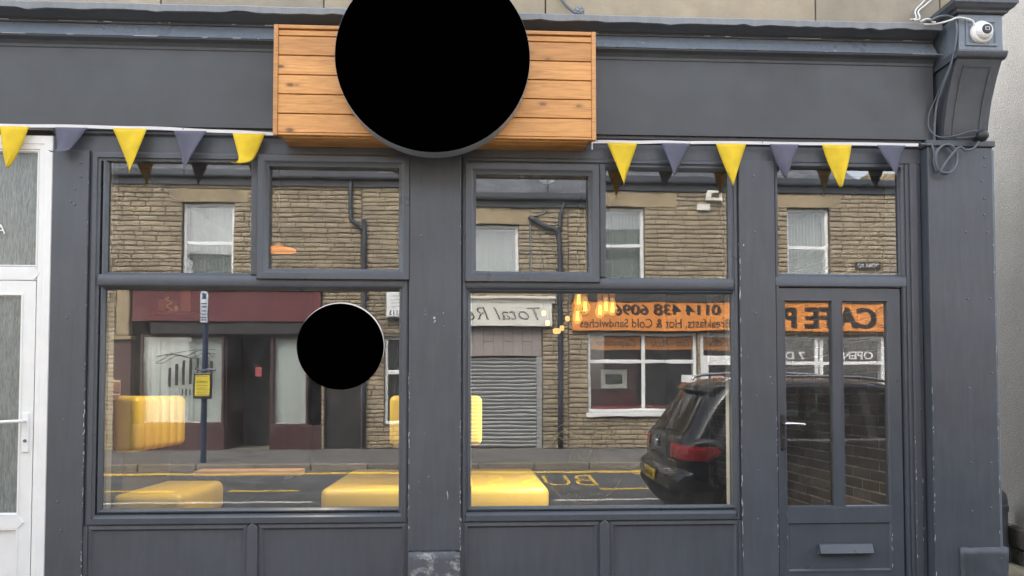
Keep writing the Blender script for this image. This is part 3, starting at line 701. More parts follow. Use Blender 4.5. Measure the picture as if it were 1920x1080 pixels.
MB().lathe([(0, -0.008), (0.009, -0.007), (0.011, 0.0)], (-2.826, -0.018, 1.165), 'y', 12).obj('keyhole', M['screw'], lw)
MB().box(-4.2, -4.02, -0.02, 0.2, 0, 3.18).obj('door_pier', P, nb)

rn = thing('roughcast_building', 'grey roughcast side wall of the next building beyond the dark corner pilaster', 'building', (4.9, 1.6, 0))
dx, dy = 0.20, 0.92; ln = math.hypot(dx, dy); dx /= ln; dy /= ln        # direction of the wall, running back from the street
def wp(s, off, z): return (4.655+dx*s+dy*off, 1.15+dy*s-dx*off, z)
def slab(m_, name, s0, s1, o0, o1, z0, z1, parent):
    b = MB(); c = [wp(s0, o0, 0), wp(s1, o0, 0), wp(s1, o1, 0), wp(s0, o1, 0)]; n = len(b.v)
    b.v += [(p[0], p[1], z0) for p in c]+[(p[0], p[1], z1) for p in c]
    b.f += [(0,3,2,1),(4,5,6,7),(0,1,5,4),(1,2,6,5),(2,3,7,6),(3,0,4,7)]
    return b.obj(name, m_, parent)
slab(M['render'], 'wall', -0.95, 3.2, 0.0, 0.3, 0.33, 7.0, rn)
bk = slab(M['mortar'], 'plinth', -0.95, 3.2, -0.01, 0.25, -0.2, 0.33, rn)
MtxW = Matrix(((dx, -dy, 0, 4.655), (dy, dx, 0, 1.15), (0, 0, 1, 0), (0, 0, 0, 1)))
lay(bk, 'plinth_stone', 'old_stone_dark', courses(-0.9, 1.9, -0.02, 0.325, [], (0.14, 0.2), (0.3, 0.55), 0.012, random.Random(8)), MtxW @ Matrix.Translation((0, 0.01, 0)), 0.022, seed=12)
MB().box(4.56, 10.5, 0.24, 0.5, -0.2, 7.0).obj('front_wall', M['render'], rn)
gm = MB().box(3.55, 7.0, 0.03, 3.4, -0.29, 0.004).obj('passage_ground', M['moss']); struct(gm)
dp = thing('waste_pipe', 'short grey waste pipe with elbow against the roughcast wall', 'pipe', (4.74, 1.50, 0))
px_, py_ = 4.662, 1.50
MB().lathe([(0.036, 0.0), (0.036, 0.46)], (px_, py_, 0.0), 'z', 14).obj('pipe_shaft', M['pipe_grey'], dp, smooth='auto')
MB().lathe([(0.036, 0.43), (0.046, 0.435), (0.046, 0.485), (0.036, 0.49)], (px_, py_, 0.0), 'z', 14).obj('pipe_collar', M['pipe_grey'], dp, smooth='auto')
MB().tube([(px_, py_, 0.46), (px_, py_, 0.53), (px_-0.005, py_+0.01, 0.575), (px_-0.03, py_+0.03, 0.605), (px_-0.07, py_+0.06, 0.612)], 0.037, 12).obj('pipe_elbow', M['pipe_grey'], dp, smooth=True)
leafs = random.Random(4)
fl = MB()
for i in range(60):
    x = leafs.uniform(3.7, 4.7); y = leafs.uniform(0.4, 1.6); a = leafs.uniform(0, 6.28); r = leafs.uniform(.01, .025)
    q = [(x+r*math.cos(a+t), y+r*.6*math.sin(a+t), .008+leafs.uniform(0, .012)) for t in (0, 1.57, 3.14, 4.71)]; fl.quad(*q)
o = fl.obj('leaf_litter', plain('dry_leaf', (0.25, 0.19, 0.1), 0.9, var=0.4), None); o['kind'] = 'stuff'; o['label'] = 'dry leaf litter on the mossy passage ground'

# ================================================================== SIGNS ON THE SHOP FRONT
sb = thing('wooden_sign_box', 'varnished pine plank sign box with knots behind the round black sign', 'sign box', (-0.22, -0.05, 3.08))
X0, X1, YF_, Z0, Z1 = -1.246, 0.798, -0.22, 3.088, 3.792
MB().box(X0+.012, X1-.012, YF_+.022, -0.0505, Z0+.02, Z1-.01).obj('box_body', M['pine_trim'], sb)
zb = [3.104, 3.226, 3.350, 3.474, 3.598, 3.722, 3.762]
for a, b in zip(zb, zb[1:]):
    MB().box(X0+.028, X1-.028, YF_+.004, YF_+.0225, a+.0035, b-.0035).obj('plank', M['pine'], sb, bevel=0.003)
MB().box(X0, X0+.028, YF_-.004, YF_+.03, Z0-.002, Z1).obj('edge_trim', M['pine_trim'], sb, bevel=0.003)
MB().box(X1-.028, X1, YF_-.004, YF_+.03, Z0-.002, Z1).obj('edge_trim', M['pine_trim'], sb, bevel=0.003)
MB().box(X0+.029, X1-.029, YF_-.003, YF_+.03, Z1-.024, Z1-.001).obj('edge_trim', M['pine_trim'], sb, bevel=0.003)
MB().box(X0+.029, X1-.029, YF_-.003, YF_+.03, Z0, Z0+.014).obj('edge_trim', M['pine_trim'], sb, bevel=0.003)
for a, b in ((YF_+.032, -0.125), (-0.122, -0.002)):
    MB().box(X0+.05, X1-.05, a, b, Z0-.006, Z0+.0195).obj('soffit_board', M['pine'], sb, bevel=0.003)

rd = thing('round_sign', 'large round black sign with grey rim in front of the pine planks', 'sign', (-0.237, -0.25, 3.0))
c0 = (-0.240, -0.345, 3.556)
MB().lathe([(0.604, 0.115), (0.604, 0.006), (0.598, 0.006)], c0, 'y', 96).obj('sign_rim', M['rim'], rd, smooth='auto')
MB().lathe([(0.0, -0.001), (0.600, -0.001), (0.603, 0.005)], c0, 'y', 96).obj('sign_face', M['black'], rd)
MB().lathe([(0.0, 0.118), (0.57, 0.118), (0.57, 0.121)], c0, 'y', 64).obj('back_plate', M['rim'], rd)

st = thing('round_window_sticker', 'round black disc sticker on the left shop window', 'sticker', (-0.855, 0.03, 1.49))
c1 = (-0.858, 0.029, 1.772)
MB().lathe([(0.0, -0.003), (0.282, -0.003), (0.283, -0.002), (0.283, 0.0), (0.0, 0.0)], c1, 'y', 72).obj('disc_face', M['black'], st)
MB().lathe([(0.0, 0.001), (0.283, 0.001), (0.283, 0.003), (0.0, 0.003)], (c1[0]+.004, c1[1], c1[2]+.008), 'y', 72).obj('disc_edge', M['paper'], st)

# ================================================================== BUNTING
def bunting(name, label, pts, flags):
    t = thing(name, label, 'bunting', pts[0], group='strings of bunting along the fascia')
    b = MB(); y = -0.062
    n = 24; P2 = []
    for i in range(len(pts)-1):
        for q in range(n): P2.append(Vector(pts[i]).lerp(Vector(pts[i+1]), q/n))
    P2.append(Vector(pts[-1])); r = random.Random(len(flags))
    for i, p in enumerate(P2):
        dz = math.sin(i*0.5)*.0015; b.v += [(p.x, y+math.sin(i*.7)*.001, p.z-.0095+dz), (p.x, y-.004+math.sin(i*.7)*.001, p.z+.0095+dz)]
    for i in range(len(P2)-1): b.f.append((2*i, 2*i+2, 2*i+3, 2*i+1))
    o = b.obj('tape', M['tape'], t); s = o.modifiers.new('s', 'SOLIDIFY'); s.thickness = 0.002
    def zt(x):
        for a, c in zip(pts, pts[1:]):
            if a[0] <= x <= c[0]: return a[2]+(c[2]-a[2])*(x-a[0])/(c[0]-a[0])
        return pts[0][2] if x < pts[0][0] else pts[-1][2]
    for (a, c, tx, tz, colr, curl) in flags:
        f = MB(); NU, NV = 8, 12; tw = r.uniform(-.5, .5)
        for j in range(NV+1):
            v = j/NV
            for i in range(NU+1):
                u = i/NU; xa = a+(tx-a)*v; xc = c+(tx-c)*v; z = zt((a+c)/2)-.008
                x = xa+(xc-xa)*u; zz = z+(tz-z)*v
                yy = y-.006-0.030*v*v-0.016*math.sin(u*3.1+tw*3)*math.sin(v*3)+tw*.07*(u-.5)*v+.007*math.sin(u*8+tw*8+v*4)*v
                if curl and v > 0.55:
                    q = (v-.55)/.45; x += curl*0.12*q*q; zz += 0.085*q*q; yy -= 0.05*math.sin(q*2.2)
                f.v.append((x, yy, zz))
        for j in range(NV):
            for i in range(NU): q = j*(NU+1)+i; f.f.append((q, q+1, q+NU+2, q+NU+1))
        o = f.obj('flag', M[colr], t, smooth=True, label=('yellow' if colr == 'yellow_flag' else 'grey')+' triangular flag'); s = o.modifiers.new('s', 'SOLIDIFY'); s.thickness = 0.0012
    for q in range(1, len(P2)-1, 30):
        p = P2[q]; MB().lathe([(0, -0.003), (0.004, -0.002), (0.004, 0.004)], (p.x, y-.004, p.z+.004), 'y', 6).obj('tack', M['screw'], t)
    return t
YL, GR = 'yellow_flag', 'grey_flag'
bunting('bunting', 'yellow and grey flag bunting on white tape left of the pine sign box',
        [(-3.45, -.06, 3.172), (-2.1, -.06, 3.170), (-1.26, -.06, 3.146)],
        [(-3.36, -3.15, -3.25, 2.87, GR, 0), (-2.995, -2.815, -2.926, 2.892, YL, 0), (-2.653, -2.455, -2.62, 2.905, GR, -0.25), (-2.295, -2.080, -2.172, 2.866, YL, 0), (-1.914, -1.706, -1.836, 2.875, GR, 0), (-1.541, -1.334, -1.455, 2.845, YL, -0.55)])
bunting('bunting', 'yellow and grey flag bunting on white tape between pine sign box and cable loop',
        [(0.80, -.06, 3.128), (1.5, -.06, 3.136), (3.02, -.06, 3.146)],
        [(0.895, 1.098, 1.000, 2.833, YL, 0), (1.259, 1.457, 1.335, 2.890, GR, 0), (1.626, 1.833, 1.730, 2.838, YL, 0), (1.992, 2.193, 2.088, 2.895, GR, 0), (2.351, 2.556, 2.466, 2.842, YL, 0), (2.730, 2.928, 2.842, 2.912, GR, 0)])
tl = MB().box(0.792, 0.800, -0.068, -0.062, 3.075, 3.125).obj('tape_end', M['tape'], bpy.data.objects['bunting.001'])

# ================================================================== CAMERA, CABLES, SENSOR ON THE CORNER
sc_ = thing('security_camera', 'white dome security camera on the console block at the corner', 'camera', (3.325, -0.28, 3.82))
cc = (3.328, -0.276, 3.822)
MB().lathe([(0.074, 0.0), (0.074, -0.016), (0.066, -0.026), (0.055, -0.030), (0.0, -0.030)], cc, 'y', 36).obj('camera_base', M['white'], sc_, smooth='auto')
c2 = (3.332, -0.304, 3.822)
MB().lathe([(0.058, 0.0), (0.056, -0.010), (0.048, -0.020), (0.038, -0.027), (0.031, -0.029)], c2, 'y', 32).obj('camera_ball', M['white'], sc_, smooth='auto')
MB().lathe([(0.033, -0.028), (0.031, -0.033), (0.018, -0.035), (0.0, -0.035)], c2, 'y', 28).obj('camera_lens', M['black_plastic'], sc_, smooth='auto')
MB().ring(c2[0]-.014, c2[0]+.014, c2[2]-.010, c2[2]+.012, [(0, c2[1]-.0355), (0.0025, c2[1]-.0365), (0.003, c2[1]-.0355)]).obj('lens_mark', M['white'], sc_)
def cable(label, pts, r, m, name='cable'):
    return tag(MB().tube(pts, r, 7, 6).obj(name, m, None, smooth=True), label, 'cable')
cable('white cable from the security camera arching over the cornice end', [(3.268, -0.30, 3.862), (3.255, -0.305, 3.885), (3.215, -0.30, 3.902), (3.165, -0.29, 3.912), (3.13, -0.28, 3.902), (3.10, -0.25, 3.90), (3.06, -0.2, 3.91), (3.0, -0.15, 3.93)], 0.0065, M['cable_white'])
cable('white cable running up the stone above the cornice end', [(2.93, -0.2, 3.935), (2.99, -0.15, 3.965), (3.05, -0.06, 4.03), (3.09, 0.02, 4.11), (3.16, 0.04, 4.17), (3.3, 0.04, 4.3)], 0.0055, M['cable_white'])
cable('second white cable lying beside the one up the stone', [(2.90, -0.2, 3.937), (2.97, -0.15, 3.970), (3.03, -0.05, 4.035), (3.075, 0.03, 4.12), (3.14, 0.045, 4.19), (3.25, 0.04, 4.32)], 0.005, M['cable_white'])
cable('short white cable end hooked on the cornice top', [(2.97, -0.2, 3.925), (3.0, -0.2, 3.94), (3.03, -0.2, 3.942), (3.05, -0.2, 3.925), (3.07, -0.205, 3.92)], 0.006, M['cable_white'])
cable('grey cable draped over the cornice end and down beside the console', [(3.02, -0.22, 3.92), (3.08, -0.235, 3.945), (3.14, -0.25, 3.94), (3.165, -0.27, 3.90), (3.168, -0.27, 3.80), (3.160, -0.235, 3.66), (3.14, -0.15, 3.50), (3.13, -0.10, 3.40), (3.128, -0.075, 3.25), (3.13, -0.07, 3.13)], 0.008, M['cable_grey'])
cable('thin grey cable bowing off the fascia end to the sensor', [(3.15, -0.2, 3.60), (3.12, -0.10, 3.44), (3.095, -0.075, 3.36), (3.09, -0.07, 3.27), (3.12, -0.09, 3.205), (3.16, -0.12, 3.18), (3.24, -0.13, 3.19), (3.32, -0.13, 3.215), (3.38, -0.14, 3.22), (3.405, -0.15, 3.195)], 0.0045, M['cable_grey'])
lp_ = []
for i in range(26):
    a = -2.2-i*2*math.pi/12.5; lp_.append((3.175+0.078*math.cos(a)+0.010*math.sin(i*.5), -0.095-0.0018*i, 3.035+0.098*math.sin(a)+0.004*math.sin(i)))
cable('grey cable coiled in two loops hanging on the corner pilaster', [(3.03, -0.07, 3.148), (3.07, -0.09, 3.138), (3.10, -0.095, 3.12)]+lp_+[(3.24, -0.15, 3.10), (3.29, -0.15, 3.085), (3.35, -0.15, 3.10), (3.39, -0.15, 3.15)], 0.0075, M['cable_grey'])
cable('dark cable hanging on the stone above the cornice', [(0.57, 0.05, 4.30), (0.585, 0.045, 4.20), (0.63, 0.03, 4.10), (0.69, 0.0, 4.03), (0.72, -0.06, 4.0), (0.735, -0.1, 3.96)], 0.010, M['cable_grey'])
sealant = MB()
bm = bmesh.new(); bmesh.ops.create_icosphere(bm, subdivisions=3, radius=0.034); rr = random.Random(3)
for v in bm.verts: v.co *= rr.uniform(.8, 1.2); v.co += Vector((0.715, -0.06, 4.005))
me = bpy.data.meshes.new('sealant_lump'); bm.to_mesh(me); bm.free(); me.materials.append(M['lead'])
o = bpy.data.objects.new('sealant_lump', me); COL.objects.link(o); tag(o, 'lump of grey sealant where the dark cable enters the cornice', 'sealant')
sn = thing('corner_sensor', 'small black ball sensor on the pilaster cap at the corner', 'sensor', (3.405, -0.12, 3.172))
MB().lathe([(0, -0.040), (0.020, -0.036), (0.034, -0.022), (0.040, 0.0), (0.034, 0.022), (0.02, 0.05), (0.012, 0.07)], (3.405, -0.155, 3.182), 'y', 20).obj('sensor_ball', M['black_plastic'], sn, smooth=True)
MB().tube([(3.385, -0.15, 3.182), (3.30, -0.13, 3.178), (3.25, -0.12, 3.178)], 0.004, 6).obj('sensor_arm', M['cable_grey'], sn)

# ================================================================== FURNITURE AND LAMPS INSIDE
def cushion(name, x0, x1, y0, y1, z0, z1, parent, rad=0.07):
    return MB().box(x0, x1, y0, y1, z0, z1).obj(name, M['seat'], parent, bevel=rad, seg=5, smooth='auto') if False else rounded(name, x0, x1, y0, y1, z0, z1, parent, rad)
def rounded(name, x0, x1, y0, y1, z0, z1, parent, rad):
    o = MB().box(x0, x1, y0, y1, z0, z1).obj(name, M['seat'], parent, bevel=rad, seg=5)
    for p in o.data.polygons: p.use_smooth = True
    o.modifiers['bevel'].limit_method = 'NONE'; o.modifiers['bevel'].harden_normals = False
    return o
def bench(label, xb, xf, y0, y1, s, zt=0.79, nch=6, bt=0.17):
    """xb back edge, xf front edge, s = +1 faces right"""
    t = thing('booth_bench', label, 'bench', ((xb+xf)/2, (y0+y1)/2, 0.30), group='mustard booth benches by the window')
    rounded('seat_cushion', min(xb, xf), max(xb, xf), y0, y1, 0.56, zt, t, 0.055)
    MB().box(min(xb, xf-s*.04), max(xb, xf-s*.04), y0+.03, y1, 0.30, 0.57).obj('bench_base', M['partition'], t)
    w_ = (y1-y0)/nch
    for i in range(nch):
        a = y0+w_*i; rounded('back_channel', min(xb, xb+s*bt), max(xb, xb+s*bt), a+.003, a+w_-.003, 1.07, 1.45, t, 0.045)
    MB().box(min(xb-s*.03, xb+s*.05), max(xb-s*.03, xb+s*.05), y0+.06, y1, 0.30, 1.42).obj('back_board', M['partition'], t)
    return t
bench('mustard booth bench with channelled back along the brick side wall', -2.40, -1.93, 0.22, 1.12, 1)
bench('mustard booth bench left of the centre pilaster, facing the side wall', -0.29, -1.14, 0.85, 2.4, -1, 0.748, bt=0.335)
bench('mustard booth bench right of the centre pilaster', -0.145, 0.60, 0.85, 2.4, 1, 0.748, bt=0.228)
tb = thing('booth_table', 'narrow wooden ledge table between two mustard benches in left window', 'table', (-1.6, 0.6, 0.3))
MB().box(-1.84, -1.145, 0.16, 0.34, 0.915, 0.950).obj('table_top', M['table_wood'], tb, bevel=0.006)
for bx in (-1.75, -1.23): MB().box(bx-.015, bx+.015, 0.150, 0.30, 0.895, 0.9145).obj('bracket', M['black_plastic'], tb, bevel=0.004)

pd = thing('pendant_cluster', 'cluster of lit filament bulbs hanging inside the right window', 'lamp', (0.88, 0.45, 3.05))
MB().lathe([(0.0, -0.05), (0.16, -0.05), (0.16, 0.0)], (0.88, 0.45, 3.10), 'z', 24).obj('ceiling_rose', M['black_plastic'], pd)
for (x, y, z) in ((0.762, 0.36, 2.155), (0.764, 0.44, 2.045), (0.815, 0.40, 2.110), (0.922, 0.40, 2.085), (0.985, 0.52, 2.125), (1.015, 0.42, 2.105)):
    bb = MB().lathe([(0.006, -0.078), (0.022, -0.072), (0.034, -0.05), (0.036, -0.028), (0.028, 0.0), (0.018, 0.03), (0.016, 0.045)], (x, y, z), 'z', 18).obj('bulb', M['bulb'], pd, smooth=True)
    fz = MB()
    for q in range(5):
        a = q*1.2566; fz.tube([(x+.012*math.cos(a), y+.012*math.sin(a), z-.055), (x+.008*math.cos(a), y+.008*math.sin(a), z+.012)], 0.0016, 5, 1)
    fz.obj('filament', M['filament'], bb)
    MB().lathe([(0.017, 0.045), (0.019, 0.05), (0.019, 0.095), (0.006, 0.105)], (x, y, z), 'z', 12).obj('socket', M['rattan'], bb)
    MB().tube([(x, y, z+.10), (x, y, 2.7), (0.88+(x-.88)*.5, 0.45, 3.06)], 0.003, 5).obj('cord', M['black_plastic'], bb)
def lamp_light(name, loc, watt, parent, size=0.05):
    L = bpy.data.lights.new(name, 'SPOT'); L.spot_size = R(150); L.spot_blend = 0.6; L.energy = watt; L.color = (1.0, 0.87, 0.68); L.shadow_soft_size = size
    o = bpy.data.objects.new(name, L); COL.objects.link(o); attach(o, parent); o.location = loc; return o
lamp_light('bulb_light', (0.80, 0.42, 1.93), 34, pd)
def rattan(label, x, y, z, r, h, watt, hole=False):
    t = thing('pendant_lamp', label, 'lamp', (x, y, 3.1))
    b = MB()
    for i in range(9):
        a = i/8*math.pi/2*0.96; rr_ = r*math.cos(a)**.7 if i < 8 else 0.03; zz = z+h*math.sin(a)
        b.lathe([(rr_+.004, -0.003), (rr_, 0.004), (rr_-.006, -0.003)], (x, y, zz), 'z', 28)
    for i in range(28):
        a = 2*math.pi*i/28; b.tube([(x+r*math.cos(q*math.pi/2*.96)**.7*math.cos(a), y+r*math.cos(q*math.pi/2*.96)**.7*math.sin(a), z+h*math.sin(q*math.pi/2*.96)) for q in (0, .25, .5, .75, .97)], 0.003, 4, 1)
    b.lathe([(r*.98, 0.0), (0.0, h*.5)], (x, y, z-.004), 'z', 28); b.obj('woven_shade', M['lampglow'], t)
    bm2 = MB().lathe([(0.0, 0.0), (0.02, 0.006), (0.02, 0.02), (0.01, 0.04)], (x, y, z+h), 'z', 14).obj('cord_grip', M['rattan'], t, smooth=True)
    MB().tube([(x, y, z+h), (x, y, 3.1)], 0.004, 5).obj('cord', M['black_plastic'], t)
    lamp_light('bulb_light', (x, y, z-.05), watt, t)
rattan('orange rattan pendant lamp glowing behind the left opening light', -1.36, 0.42, 2.475, 0.118, 0.018, 18)
for i, (x, y, z, lab) in enumerate([(0.80, 3.4, 2.36, 'small lit lantern deep in the room, highest of five'), (0.862, 3.6, 2.27, 'small lit lantern deep in the room by the sign reflection'), (0.955, 3.5, 2.17, 'wide lit lantern deep in the room, lowest of five'), (1.035, 3.7, 2.22, 'small lit lantern deep in the room, second from the right'), (1.075, 3.5, 2.31, 'tiny lit lantern deep in the room, rightmost of five')]):
    t = thing('lantern', lab, 'lamp', (x, y, 3.1), group='lanterns deep in the room')
    s_ = 0.045 if i == 2 else 0.025
    MB().lathe([(0.0, -0.03), (s_*.7, -0.028), (s_, -0.01), (s_, 0.02), (s_*.6, 0.03), (0.0, 0.032)], (x, y, z), 'z', 12).obj('lantern_glass', M['lampsoft'], t, smooth=True)
    MB().tube([(x, y, z+.03), (x, y, 3.1)], 0.003, 5).obj('cord', M['black_plastic'], t)
shf = MB().box(-2.44, -2.14, 0.9, 1.15, 2.075, 2.095).obj('wall_shelf', M['partition']); tag(shf, 'small wall shelf with carved ornaments high on the side wall', 'shelf')
MB().box(-2.40, -2.345, 0.95, 1.0, 2.0955, 2.19).obj('shelf_box', M['rattan_dark']); tag(bpy.data.objects['shelf_box'], 'small orange box on the wall shelf', 'box')
o = MB(); o.tube([(-2.33+.022*math.sin(q*2), 0.98, 2.10+q*.017) for q in [i*.3 for i in range(22)]], 0.008, 6, 2)
tag(o.obj('ornament', M['ivory']), 'twisted carved figure on the wall shelf', 'ornament')
tag(MB().lathe([(0, -.02), (.02, -.016), (.03, 0), (.02, .016), (0, .02)], (-2.27, 0.97, 2.117), 'x', 12).obj('ornament', M['ivory']), 'small oval carved bowl on the wall shelf', 'ornament')
tag(MB().box(-2.235, -2.165, 0.96, 0.985, 2.0955, 2.27).obj('picture_board', M['rattan_dark'], bevel=0.004), 'tall orange board leaning on the wall shelf', 'board')
M['decal_glow'] = M['decal']

# ================================================================== THE OTHER SIDE OF THE STREET (seen in the glass)
FY = -9.9
IDF = Matrix.Translation((0, FY, 0))
def far_window(parent, x0, x1, z0, z1, rail=None, mull=None, curtain='curtain', top_open=False, name='window'):
    f = MB().ring(x0, x1, z0, z1, [(0, FY-.22), (0, FY-.075), (0.006, FY-.07), (0.045, FY-.07), (0.062, FY-.085), (0.062, FY-.22)]).obj(name, M['upvc'], parent)
    if rail: MB().box(x0+.06, x1-.06, FY-.13, FY-.078, rail-.035, rail+.035).obj('meeting_rail', M['upvc'], f, bevel=0.006)
    for m_ in (mull or []): MB().box(m_-.035, m_+.035, FY-.135, FY-.076, z0+.06, z1-.06).obj('mullion', M['upvc'], f, bevel=0.006)
    MB().quad((x0+.05, FY-.10, z0+.05), (x1-.05, FY-.10, z0+.05), (x1-.05, FY-.10, z1-.05), (x0+.05, FY-.10, z1-.05)).obj('pane', M['glass_far'], f)
    if curtain:
        c = MB(); n = 40
        for i in range(n+1):
            x = x0+.03+(x1-x0-.06)*i/n; y = FY-.26+.025*math.sin(i*1.9)
            c.v += [(x, y, z0+.02), (x, y, z1-.02)]
        c.f = [(2*i, 2*i+2, 2*i+3, 2*i+1) for i in range(n)]
        c.obj('net_curtain', M[curtain], f, smooth=True)
    return f
def far_house(name, label, x0, x1, holes, stone_seed, cat='building', ztop=5.62, roof=True, bounds=None, limit=290):
    t = thing(name, label, cat, ((x0+x1)/2, FY-2, 0.4))
    wm = MB()
    for (a, b, c, d) in wall_cells(x0, x1, 0.2, ztop, holes): wm.box(a, b, FY-.3, FY-.002, c, d)
    wo = wm.obj('wall', M['mortar'], t)
    MB().box(x0, x1, FY-6, FY-5.8, 0.2, ztop).obj('back_wall', M['mortar'], t)
    MB().box(x0, x0+.05, FY-5.8, FY-.3, 0.2, ztop).box(x1-.05, x1, FY-5.8, FY-.3, 0.2, ztop).obj('side_wall', M['mortar'], t)
    rr = courses(x0+.005, x1-.005, 0.42, ztop, holes, (0.068, 0.108), (0.17, 0.42), 0.017, random.Random(stone_seed))
    lay(wo, 'stone', 'stone', rr, IDF, 0.020, score=lambda r: -((r[1]-r[0])*(r[3]-r[2]))+(0.05 if r[2] < 2.3 else 0), seed=stone_seed, limit=limit)
    g = MB().extrude_x(x0, x1, [(FY, 5.63), (FY+.16, 5.63), (FY+.17, 5.66), (FY+.17, 5.76), (FY+.155, 5.76), (FY+.15, 5.68), (FY+.04, 5.67), (FY, 5.80)]).obj('gutter', M['gutter'], t)
    MB().box(x0, x1, FY+.002, FY+.06, 5.50, 5.628).obj('eaves_board', M['gutter'], t)
    if roof:
        rx0, rx1 = roof if isinstance(roof, tuple) else (x0, x1)
        s = math.radians(33); cs, sn_ = math.cos(s), math.sin(s)
        rmo = MB().quad((rx0, FY+.10, 5.74), (rx1, FY+.10, 5.74), (rx1, FY-3.2, 5.74+3.3*sn_/cs), (rx0, FY-3.2, 5.74+3.3*sn_/cs)).quad((rx0, FY-3.2, 5.74+3.3*sn_/cs), (rx1, FY-3.2, 5.74+3.3*sn_/cs), (rx1, FY-6.1, 5.6), (rx0, FY-6.1, 5.6)).obj('roof', M['slate'], t)
        mt = Matrix(((1, 0, 0, 0), (0, sn_, -cs, FY+.13), (0, cs, sn_, 5.735), (0, 0, 0, 1)))
        sl_ = []
        for r_ in range(7):
            x = rx0-(0.12 if r_ % 2 else 0)
            while x < rx1-.05:
                sl_.append((max(rx0, x)+.003, min(rx1, x+.25)-.003, r_*.19, r_*.19+.2)); x += .25
        lay(rmo, 'slate', 'slate', sl_, mt, 0.012, score=lambda r: r[2], seed=stone_seed+1, limit=120)
    return t
def lintel(parent, x0, x1, z0, z1): MB().box(x0, x1, FY-.25, FY+.034, z0, z1).obj('lintel', M['lintel'], parent, bevel=0.008)
def sill(parent, x0, x1, z): MB().box(x0, x1, FY-.2, FY+.075, z-.11, z).obj('sill', M['lintel'], parent, bevel=0.008)
def far_pipe(parent, pts, r=0.042): MB().tube(pts, r, 9, 3).obj('downpipe', M['gutter'], parent, smooth=True)

# ---- pub with maroon front
W1 = (-5.53, -4.56, 3.62, 5.165)
holes = [W1, (-6.75, -2.88, 0.2, 3.52), (-2.82, -2.02, 0.2, 2.55), (-9.1, -8.3, 3.62, 5.16)]
pub = far_house('pub_building', 'stone terrace pub with maroon fascia and white vertical blinds across the street', -9.6, -2.13, holes, 31)
lintel(pub, -5.75, -4.28, 5.17, 5.42); sill(pub, -5.68, -4.42, 3.62); far_window(pub, *W1, rail=4.40)
far_window(pub, -9.1, -8.3, 3.62, 5.16, rail=4.4)
pf = MB().box(-6.42, -2.88, FY-.2, FY+.10, 2.86, 3.46).obj('fascia', M['maroon'], pub, bevel=0.01)
MB().extrude_x(-6.45, -2.86, [(FY, 3.462), (FY+.13, 3.462), (FY+.17, 3.50), (FY+.17, 3.53), (FY, 3.56)]).obj('fascia_cornice', M['maroon_dark'], pf)
MB().box(-6.1, -2.9, FY-.2, FY+.06, 2.62, 2.858).obj('shutter_box', M['dark'], pub, bevel=0.02)
MB().box(-6.75, -6.44, FY-.1, FY+.06, 0.42, 2.50).obj('pub_pilaster', M['maroon_dark'], pub, bevel=0.01)
MB().box(-6.80, -6.42, FY-.1, FY+.12, 2.502, 2.58).obj('pilaster_cap', M['lintel'], pub, bevel=0.015)
MB().box(-6.72, -6.47, FY-.1, FY+.10, 2.582, 3.50).obj('fascia_console', M['lintel'], pub, bevel=0.03)
MB().box(-6.44, -4.72, FY-.12, FY-.02, 0.42, 0.90).obj('stall_riser', M['maroon_dark'], pub, bevel=0.006)
MB().box(-3.86, -2.88, FY-.12, FY-.02, 0.42, 0.88).obj('stall_riser', M['maroon_dark'], pub, bevel=0.006)
rec = MB().box(-4.72, -3.86, FY-1.3, FY-1.2, 0.42, 2.62).box(-4.74, -4.70, FY-1.2, FY-.1, 0.42, 2.62).box(-3.88, -3.84, FY-1.2, FY-.1, 0.42, 2.62).box(-6.44, -2.88, FY-1.6, FY-1.5, 0.42, 2.62).obj('porch', M['maroon_dark'], pub)
MB().box(-4.62, -3.98, FY-1.2, FY-1.15, 0.44, 2.45).obj('pub_door', M['dark'], pub, bevel=0.01)
MB().box(-4.16, -4.04, FY-.099, FY-.095, 1.82, 2.0).obj('notice', plain('red_notice', (0.35, 0.06, 0.06), .5), rec)
MB().quad((-6.44, FY-1.5, .425), (-2.88, FY-1.5, .425), (-2.88, FY+.06, .425), (-6.44, FY+.06, .425)).obj('porch_floor', M['kerb'], pub)
def blind_window(x0, x1, z0, z1):
    f = MB().ring(x0, x1, z0, z1, [(0, FY-.14), (0, FY-.025), (0.04, FY-.025), (0.05, FY-.05), (0.05, FY-.14)]).obj('window', M['maroon_dark'], pub)
    MB().quad((x0+.04, FY-.06, z0+.04), (x1-.04, FY-.06, z0+.04), (x1-.04, FY-.06, z1-.04), (x0+.04, FY-.06, z1-.04)).obj('pane', M['glass_far'], f)
    n = int((x1-x0-.1)/.088); wd = (x1-x0-.1)/n; me = MB().box(0, wd*1.06, -.004, .004, z0+.05, z1-.05).mesh('blind_slat', M['blind'])
    for i in range(n):
        o = bpy.data.objects.new('blind_slat', me); COL.objects.link(o); attach(o, f); o.location = (x0+.05+wd*i, FY-.16, 0); o.rotation_euler = (0, 0, R(random.uniform(4, 14)))
    return f
bw = blind_window(-6.30, -4.74, 0.90, 2.62); blind_window(-3.84, -3.14, 0.87, 2.62)
dc = MB()                                                # dark arched lettering decal on the pub window
for i, (w_, h_) in enumerate(((.05, .42), (.06, .48), (.04, .5), (.055, .5), (.05, .46), (.06, .40), (.05, .36))):
    x = -4.98-0.145*i*0.9; zc = 1.93-0.008*(i-2)**2; dc.box(x-w_/2, x+w_/2, FY-.052, FY-.05, zc-h_/2, zc+h_/2)
for q in range(3):
    dc.tube([(-4.9-.14*i, FY-.05, 2.33-q*.05-.012*(i-1)**2*.25-(.04*math.sin(i*1.7+q) if q else 0)) for i in range(9)], 0.006, 4, 4)
